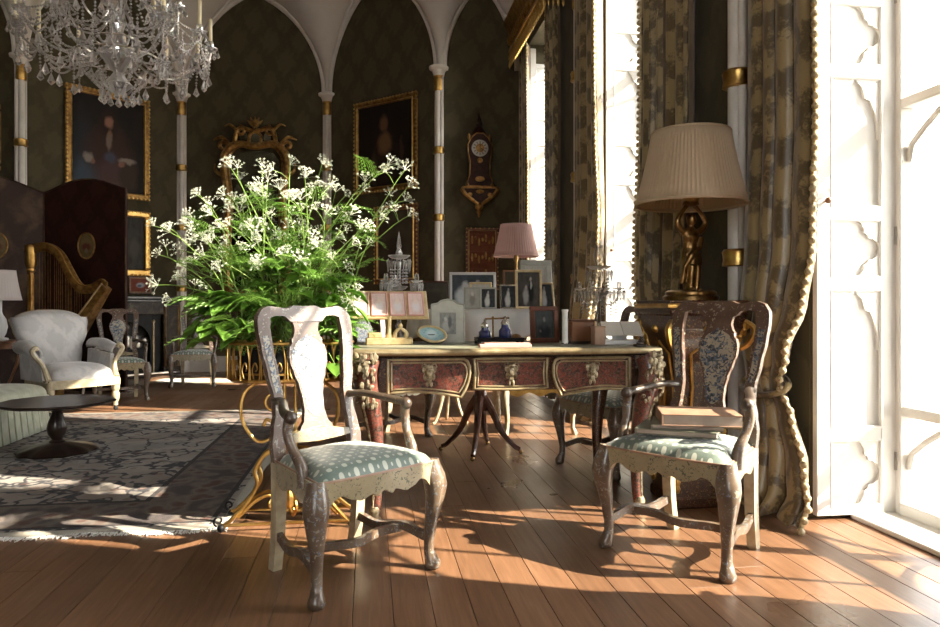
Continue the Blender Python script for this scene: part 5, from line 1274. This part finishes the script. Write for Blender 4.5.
# ------------------------------------------------------------------ pictures on the walls
def facet(A, D):
    d = (D-A).normalized(); n = Vector((d.y, -d.x, 0)); return A, d, n, math.atan2(d.y, d.x)
def hang(name, label, cat, A, D, x0, y0, x1, y1, bar, fm, photo, grp=None, depth=.05, build=True):
    """corners (left/top px, right/bottom px) read on the wall plane A-D"""
    A_, d, n, rz = facet(A, D)
    xm, ym = (x0+x1)/2, (y0+y1)/2
    pl = onplane(x0, ym, A_, n); pr_ = onplane(x1, ym, A_, n); pt_ = onplane(xm, y0, A_, n); pb_ = onplane(xm, y1, A_, n)
    w = (pr_-pl).length; h = pt_.z-pb_.z; c = (pl+pr_)/2; zb_ = pb_.z
    r = thing(name, label, cat, Vector((c.x, c.y, zb_)) + n*.01, rz, grp)
    if not build: return r, w, h
    iw, ih = w-2*bar, h-2*bar; f = B()
    for cc_, dd_ in (((0,0,bar/2),(w,depth,bar)), ((0,0,h-bar/2),(w,depth,bar)), ((-w/2+bar/2,0,h/2),(bar,depth,h-2*bar)), ((w/2-bar/2,0,h/2),(bar,depth,h-2*bar))): f.box((cc_[0], -depth/2, cc_[2]), dd_, bar*.25)
    fr = f.build('frame', fm, r, smooth=0)
    k = bar*.85
    B().tube([(-w/2+k,-depth,k),(w/2-k,-depth,k),(w/2-k,-depth,h-k),(-w/2+k,-depth,h-k)], bar*.13, 6, True).build('slip', 'gilt', fr)
    k = bar*.2
    m_ = B(); per = [(-w/2+k,k,w/2-k,k),(w/2-k,k,w/2-k,h-k),(w/2-k,h-k,-w/2+k,h-k),(-w/2+k,h-k,-w/2+k,k)]
    for ax_, az_, bx_, bz_ in per:
        n_ = int(math.hypot(bx_-ax_, bz_-az_)/.06)
        for j in range(n_): t = j/n_; m_.sphere((lerp(ax_,bx_,t), -depth, lerp(az_,bz_,t)), (bar*.2,.012,bar*.2), 6, 4)
    mm = m_.build('carved_beading', 'gilt', fr); mm['kind'] = 'stuff'
    B().box((0,0,0), (iw,.01,ih)).build('canvas', photo, r, (0,-depth*.4,h/2), smooth=0)
    return r, w, h
hang('portrait_painting', 'large gilt-framed portrait of a man in a long dark wig and lace cuffs', 'painting', C1, C2, 64.5, 92, 148, 197, .095, 'gilt_old', 'portrait_gentleman')
hang('portrait_painting', 'gilt-framed dark portrait of a lady in a low gown, right of the mirror', 'painting', C3, C4, 356, 98, 419, 192, .095, 'gilt_old', 'portrait_lady')
hang('wall_picture', 'small gilt-framed print under the portrait of the man', 'picture', C1, C2, 117, 211, 149, 276, .10, 'gilt', 'old_print')
hang('wall_picture', 'brown-framed dark picture under the portrait of the lady', 'picture', C3, C4, 376, 205, 420, 284, .09, 'brown_wood', 'dark_picture')
hang('wall_picture', 'gilt frame edge at the far left beside the first column', 'picture', CL, C1, -22, 104, 2.5, 172, .09, 'gilt_old', 'dark_picture')
hang('cameo_picture', 'small red-mounted oval cameo picture above the mantelshelf', 'picture', C1, C2, 128, 277, 151, 293.5, .03, 'leather_tan', 'cameo_oval', None, .03)
rk, w, h = hang('letter_rack', 'red and gold japanned wall rack with three tiers, under the clock', 'rack', C4, CR, 465.5, 228, 498, 290, .05, 'brown_wood', 'rack_red', None, .05)
for z, tall in ((h*.80, .13), (h*.52, .12), (h*.24, .12)):
    B().box((0,-.045,z), (w*.80,.02,.17), .004).build('tier', 'rack_red', rk, smooth=0)
    b = B()
    for j in range(7): x = (-3+j)*w*.105; b.sphere((x,-.058,z+.03*math.sin(j*2.1)), (.018,.008,.045+.015*math.cos(j*3)), 6, 5)
    b.build('gilt_figures', 'gilt_old', rk)
# ------------------------------------------------------------------ rococo mirror
mr, w, h = hang('rococo_mirror', 'ornate gilt rococo mirror with scrolled crest on the apse wall', 'mirror', C2, C3, 222, 130, 291, 290, .1, 'gilt', 'mirror_glass', None, .05, False)
z1 = h*.90
B().prism([(-w*.34,.06),(w*.34,.06),(w*.34,z1-.25),(w*.26,z1-.13),(w*.1,z1-.10),(-w*.1,z1-.10),(-w*.26,z1-.13),(-w*.34,z1-.25)], .01, Matrix.Translation((0,-.03,0))).build('glass', 'mirror_glass', mr, smooth=0)
fr = B(); per = [(-w*.40,0),(w*.40,0),(w*.43,h*.3),(w*.40,h*.55),(w*.46,z1-.28),(w*.40,z1-.08),(w*.25,z1+.02),(0,z1-.02),(-w*.25,z1+.02),(-w*.40,z1-.08),(-w*.46,z1-.28),(-w*.40,h*.55),(-w*.43,h*.3)]
fr.tube(spline([(x,-.05,z) for x, z in per+[per[0]]], 5), .058, 8); fr.tube(spline([(x*.84,-.045,z*.965+.04) for x, z in per+[per[0]]], 5), .018, 6)
fr.build('frame', 'gilt_old', mr)
cr = B(); R2 = Vector((1,0,0))
cr.tube(spline([(-w*.30,-.06,z1),(-w*.27,-.06,z1+.20),(-w*.19,-.06,z1+.27),(0,-.06,z1+.22),(w*.19,-.06,z1+.27),(w*.27,-.06,z1+.20),(w*.30,-.06,z1)], 6), .035, 8)
cr.tube([( .10*math.cos(t), -.07, z1+.09+.115*math.sin(t)) for t in [2*PI*i/24 for i in range(24)]], .026, 8, True)
for s in (-1, 1):
    cr.tube(scroll((s*w*.22,-.06,z1+.22), .09, .015, PI*.5, PI*.5+6, Vector((s,0,0))), .024, 7); cr.tube(scroll((s*w*.47,-.06,z1-.02), .10, .02, -1.0, 5, Vector((-s,0,0))), .030, 7)
    cr.tube(spline([(s*w*.38,-.06,z1+.02),(s*w*.48,-.07,z1+.12),(s*w*.60,-.06,z1+.08)], 5), lin([.035,.03,.01], 5), 7)
    cr.tube(spline([(s*w*.27,-.06,z1+.24),(s*w*.36,-.07,z1+.32),(s*w*.44,-.06,z1+.30)], 5), lin([.03,.022,.008], 5), 7)
    cr.tube(spline([(s*w*.44,-.06,z1-.5),(s*w*.56,-.07,z1-.42),(s*w*.58,-.06,z1-.30)], 5), lin([.035,.03,.01], 5), 7)
for k in range(5):
    a = PI/2+(k-2)*.42; cr.tube([(0,-.06,z1+.28),(.10*math.cos(a),-.075,z1+.28+.10*math.sin(a)),(.17*math.cos(a),-.07,z1+.28+.17*math.sin(a))], [.03,.026,.006], 7)
cr.build('crest', 'gilt_old', mr)
B().prism([(.085*math.cos(t), z1+.09+.10*math.sin(t)) for t in [2*PI*i/20 for i in range(20)]], .01, Matrix.Translation((0,-.05,0))).build('crest_glass', 'mirror_glass', mr, smooth=0)
for s in (-1, 1): B().prism([(s*w*.17+.06*math.cos(t), z1+.12+.09*math.sin(t)) for t in [2*PI*i/16 for i in range(16)]], .01, Matrix.Translation((0,-.04,0))).build('crest_glass', 'mirror_glass', mr, smooth=0)
# ------------------------------------------------------------------ fireplace
A_, d_, n_, rz_ = facet(C1, C2)
pR = onplane(171, 340, A_, n_); pR.z = 0
fp_ = thing('fireplace', 'dark mottled chimneypiece with gilt borders and black hearth by the screen', 'fireplace', pR - d_*.80 + n_*.02, rz_)
FH = 1.20
B().box((0,-.16,FH-.025), (1.72,.34,.05), .012).box((0,-.14,FH-.07), (1.64,.29,.04), .01).build('mantelshelf', 'dark_wood', fp_, smooth=0)
for s in (-1, 1):
    j = B().box((s*.69,-.11,.56), (.26,.24,1.12), .01).build('jamb', 'marble', fp_, smooth=0)
    B().tube([(s*.69-.10,-.235,.12),(s*.69+.10,-.235,.12),(s*.69+.10,-.235,1.06),(s*.69-.10,-.235,1.06)], .010, 6, True).build('gilt_border', 'gilt_old', j)
    B().box((s*.69,-.12,.06), (.29,.27,.12), .01).build('plinth', 'marble', j, smooth=0)
B().box((0,-.11,1.02), (1.14,.22,.20), .01).build('lintel', 'marble', fp_, smooth=0)
N = 14; hole = [(.56,.0),(.56,.92),(-.56,.92),(-.56,.0),(-.40,.0)] + [(-.40*math.cos(PI*i/N), .50+.32*math.sin(PI*i/N)) for i in range(N+1)] + [(.40,.0)]
B().prism(hole, .03, Matrix.Translation((0,-.13,0))).build('register_plate', 'iron_black', fp_, smooth=0)
B().box((0,-.02,.46), (1.12,.03,.92)).build('fireback', 'iron_black', fp_, smooth=0)
b = B()
for i in range(26):
    a = random.uniform(0, PI); q = random.uniform(.1,.4); b.sphere((q*math.cos(a)*1.1, -.05, .45+q*.8*math.sin(a)), (.06,.02,.06), 7, 5)
b.build('cast_relief', 'steel', fp_)
b = B().box((0,-.20,.10), (.74,.16,.16), .02)
for i in range(9): b.tube([(-.32+i*.08,-.28,.06),(-.32+i*.08,-.28,.30)], .008, 6)
b.build('grate', 'iron_black', fp_)
B().tube(spline([(-.66,-.50,.06),(-.5,-.55,.06),(.5,-.55,.06),(.66,-.50,.06),(.70,-.25,.06)], 5), .018, 8).tube([(-.66,-.50,.012),(.66,-.50,.012)], .012, 6).build('fender', 'steel', fp_)
B().tube([(.34,-.36,.0),(.34,-.36,.80)], .009, 8).lathe([(.07,0),(.07,.015),(.012,.03)], 12, (.34,-.36,0)).sphere((.34,-.36,.82), (.022,.022,.03), 8, 6).build('fire_iron', 'gilt_pale', fp_)
# ------------------------------------------------------------------ bracket clock on its wall bracket
A_, d_, n_, rz_ = facet(C4, CR)
c0 = onplane(478, 190, A_, n_); sI = 700/9.95
br = thing('wall_bracket', 'gilded carved bracket fixed to the wall under the clock', 'bracket', Vector((c0.x, c0.y, c0.z-.40)) + n_*.005, rz_)
B().prism([(-.24,.40),(.24,.40),(.20,.32),(.12,.24),(.05,.20),(-.05,.20),(-.12,.24),(-.20,.32)], .20, Matrix.Translation((0,-.11,0))).build('body', 'clock_red', br, smooth=0)
B().box((0,-.12,.40), (.50,.25,.03), .008).build('shelf', 'gilt_old', br, smooth=0)
b = B().sphere((0,-.12,.15), (.06,.06,.06), 8, 6).sphere((0,-.12,.07), (.035,.035,.04), 8, 6).sphere((0,-.12,.02), (.02,.02,.03), 8, 6)
for s in (-1, 1): b.tube(spline([(s*.25,-.2,.38),(s*.20,-.22,.30),(s*.10,-.22,.22),(s*.02,-.2,.17)], 5), lin([.03,.028,.024,.02], 5), 7).sphere((s*.14,-.22,.30), (.035,.02,.03), 8, 5)
b.sphere((0,-.23,.34), (.06,.02,.03), 8, 5).build('scrolls', 'gilt_old', br)
ck = thing('bracket_clock', 'dark tortoiseshell bracket clock with white dial and gilt mounts on the wall', 'clock', Vector((c0.x, c0.y, c0.z+.016)) + n_*.005, rz_-.0)
cw_ = [(-.17,0),(.17,0),(.175,.08),(.145,.16),(.140,.34),(.165,.46),(.17,.58),(.12,.68),(.05,.74),(-.05,.74),(-.12,.68),(-.17,.58),(-.165,.46),(-.140,.34),(-.145,.16),(-.175,.08)]
B().prism(cw_, .20, Matrix.Translation((0,-.12,0))).build('case', 'clock_red', ck, smooth=0)
B().tube([(x,-.222,z) for x, z in cw_], .011, 6, True).build('gilt_edging', 'gilt_old', ck)
dl = B().lathe([(.0,0),(.112,0),(.118,.006),(.100,.012),(0,.012)], 30).build('dial', 'dial_white', ck, (0,-.222,.53), rot=(PI/2,0,0))
B().lathe([(0,.010),(.06,.010),(.062,.016),(0,.016)], 24).build('dial_center', 'gilt_old', dl)
hr = None
for k in range(12):
    a = 2*PI*k/12
    if hr is None: hr = B().box((.082,0,.014), (.026,.010,.004)).build('hour_mark', 'ebony', dl, smooth=0)
    else: link_copy(hr, dl, None, (0,0,a))
B().box((0,.035,.02), (.007,.07,.004)).build('hand', 'ebony', dl, smooth=0); B().box((.022,-.012,.02), (.05,.008,.004), rz=-.5).build('hand', 'ebony', dl, smooth=0)
b = B().sphere((0,-.225,.36), (.04,.015,.04), 8, 5).sphere((0,-.225,.10), (.07,.018,.04), 8, 5)
b.build('apron_mount', 'gilt_old', ck)
for s in (-1, 1):
    B().sphere((s*.17,-.20,.02), (.03,.03,.035), 8, 6).build('foot_mount', 'gilt_old', ck); B().sphere((s*.15,-.18,.70), (.02,.02,.045), 8, 6).build('side_finial', 'gilt_old', ck)
B().lathe([(.11,.73),(.10,.78),(.06,.83),(.035,.86),(.05,.885),(.02,.91),(.03,.94),(.022,.98),(.006,1.04)], 14, (0,-.12,0)).build('top_finial', 'clock_red', ck)
# ------------------------------------------------------------------ crystal chandelier
cp = c2w((118-CX)/FPX*5.16, 5.16, 0)
cd = thing('chandelier', 'large many-armed crystal chandelier with pale candles hanging upper left', 'chandelier', cp, .15)
B().tube([(0,0,3.95),(0,0,6.19)], .012, 8).build('hanging_rod', 'silver', cd)
B().lathe([(.012,2.60),(.05,2.63),(.10,2.68),(.055,2.73),(.03,2.77),(.07,2.83),(.12,2.88),(.13,2.92),(.05,2.97),(.03,3.05),(.05,3.12),(.03,3.20),(.028,3.45),(.06,3.50),(.10,3.56),(.04,3.62),(.03,3.70),(.05,3.78),(.02,3.95)], 14).build('stem', 'crystal', cd, smooth=15)
rnd = random.Random(3)
drop = B().crystal((0,0,-.012), .020, .072, 8, .28).crystal((0,0,0), .007, .014, 6, .5).build('pear_drop', 'crystal', cd, (0,0,2.6), smooth=0)
n_drop = [1]
def hangdrop(p, s=1.0):
    if n_drop[0] >= 290: return
    n_drop[0] += 1; o = link_copy(drop, cd, p, (0, 0, rnd.uniform(0,6))); o.scale = (s, s, s)
drop.location = (0,0,2.60)
def chain(p, q, sag, n=None, r=.0105):
    p, q = Vector(p), Vector(q); L = (q-p).length + sag; n = n or max(5, int(L/.024)); b = B()
    for i in range(n+1):
        t = i/n; c = p.lerp(q, t) + Vector((0,0,-sag*4*t*(1-t))); b.crystal((c.x, c.y, c.z+r), r, r*2, 6, .5)
    o = b.build('bead_chain', 'crystal', cd, smooth=0); o['kind'] = 'stuff'; return o
def tier(n, R, z_cup, z_root, rot, cand=True, pan=.055):
    tips_ = []
    for k in range(n):
        a = 2*PI*k/n+rot; c, s = math.cos(a), math.sin(a)
        pts = spline([(.06*c,.06*s,z_root), (R*.35*c,R*.35*s,z_root-.13), (R*.72*c,R*.72*s,z_root-.12), (R*.96*c,R*.96*s,z_root+.0), (R*c,R*s,z_cup)], 5)
        am = B().tube(pts, .0075, 6).build('arm', 'crystal', cd, smooth=30)
        B().lathe([(.012,-.015),(pan*.7,-.005),(pan,.012),(pan*1.02,.018),(pan*.5,.008),(.022,.010),(.026,.045),(.020,.07)], 12, (R*c,R*s,z_cup)).build('candle_cup', 'crystal', am, smooth=15)
        if cand: B().lathe([(.0135,.05),(.0135,.24),(.006,.247)], 10, (R*c,R*s,z_cup)).tube([(R*c,R*s,z_cup+.245),(R*c,R*s,z_cup+.262)], .0016, 4).build('candle', 'wax', am)
        tips_.append(Vector((R*c,R*s,z_cup)))
        for j in range(6):
            q = a+j*PI/3; hangdrop((R*c+pan*math.cos(q), R*s+pan*math.sin(q), z_cup+.01), .8)
        chain((R*c,R*s,z_cup-.01), (R*c*.98,R*s*.98,z_cup-.17), 0); hangdrop((R*c*.98,R*s*.98,z_cup-.18), 1.25)
    for k in range(n):
        chain(tips_[k], tips_[(k+1) % n], .17); m = (tips_[k]+tips_[(k+1) % n])/2; hangdrop((m.x, m.y, m.z-.19), 1.1)
    return tips_
t1 = tier(12, .64, 3.02, 2.96, .1); t2 = tier(8, .42, 3.34, 3.22, .3); t3 = tier(6, .26, 3.62, 3.52, 0, False, .045)
for k in range(12):
    a = 2*PI*k/12+.1; c, s = math.cos(a), math.sin(a)
    chain((.12*c,.12*s,3.56), t1[k]+Vector((0,0,.02)), .10, 30)
    chain((.30*c,.30*s,2.87), (.11*c,.11*s,2.64), .02); chain(t1[k]+Vector((0,0,-.02)), (.30*c,.30*s,2.86), .09)
    hangdrop((.30*c,.30*s,2.85), 1.2); hangdrop((.11*c,.11*s,2.63), 1.1)
for k in range(8): chain((.06,0,3.78), t2[k], .08, 24)
for k in range(12):
    a = 2*PI*(k+.5)/12+.1; c, s = math.cos(a), math.sin(a); m = (t1[k]+t1[(k+1) % 12])/2
    chain(t1[k]+Vector((0,0,-.03)), t1[(k+1) % 12]+Vector((0,0,-.03)), .09); chain((.46*c,.46*s,3.02), (.46*c,.46*s,2.78), 0); hangdrop((.46*c,.46*s,2.77), 1.35)
    chain((.46*c,.46*s,3.02), (.16*c,.16*s,3.0), .12); chain((.42*c,.42*s,3.30), (.42*c,.42*s,3.06), 0); hangdrop((.42*c,.42*s,3.05), 1.2)
    chain((.46*c,.46*s,2.80), (.30*math.cos(a+.26),.30*math.sin(a+.26),2.86), .05); hangdrop((.62*c,.62*s,2.86), 1.3)
    chain((.62*c,.62*s,2.99), (.62*c,.62*s,2.87), 0)
for z, R in ((2.87,.30), (3.0,.16), (3.56,.13)):
    B().tube([(R*math.cos(t),R*math.sin(t),z) for t in [2*PI*i/40 for i in range(40)]], .006, 6, True).build('ring', 'silver', cd)
    for k in range(int(R*70)):
        a = 2*PI*k/int(R*70); hangdrop((R*math.cos(a), R*math.sin(a), z), .9)
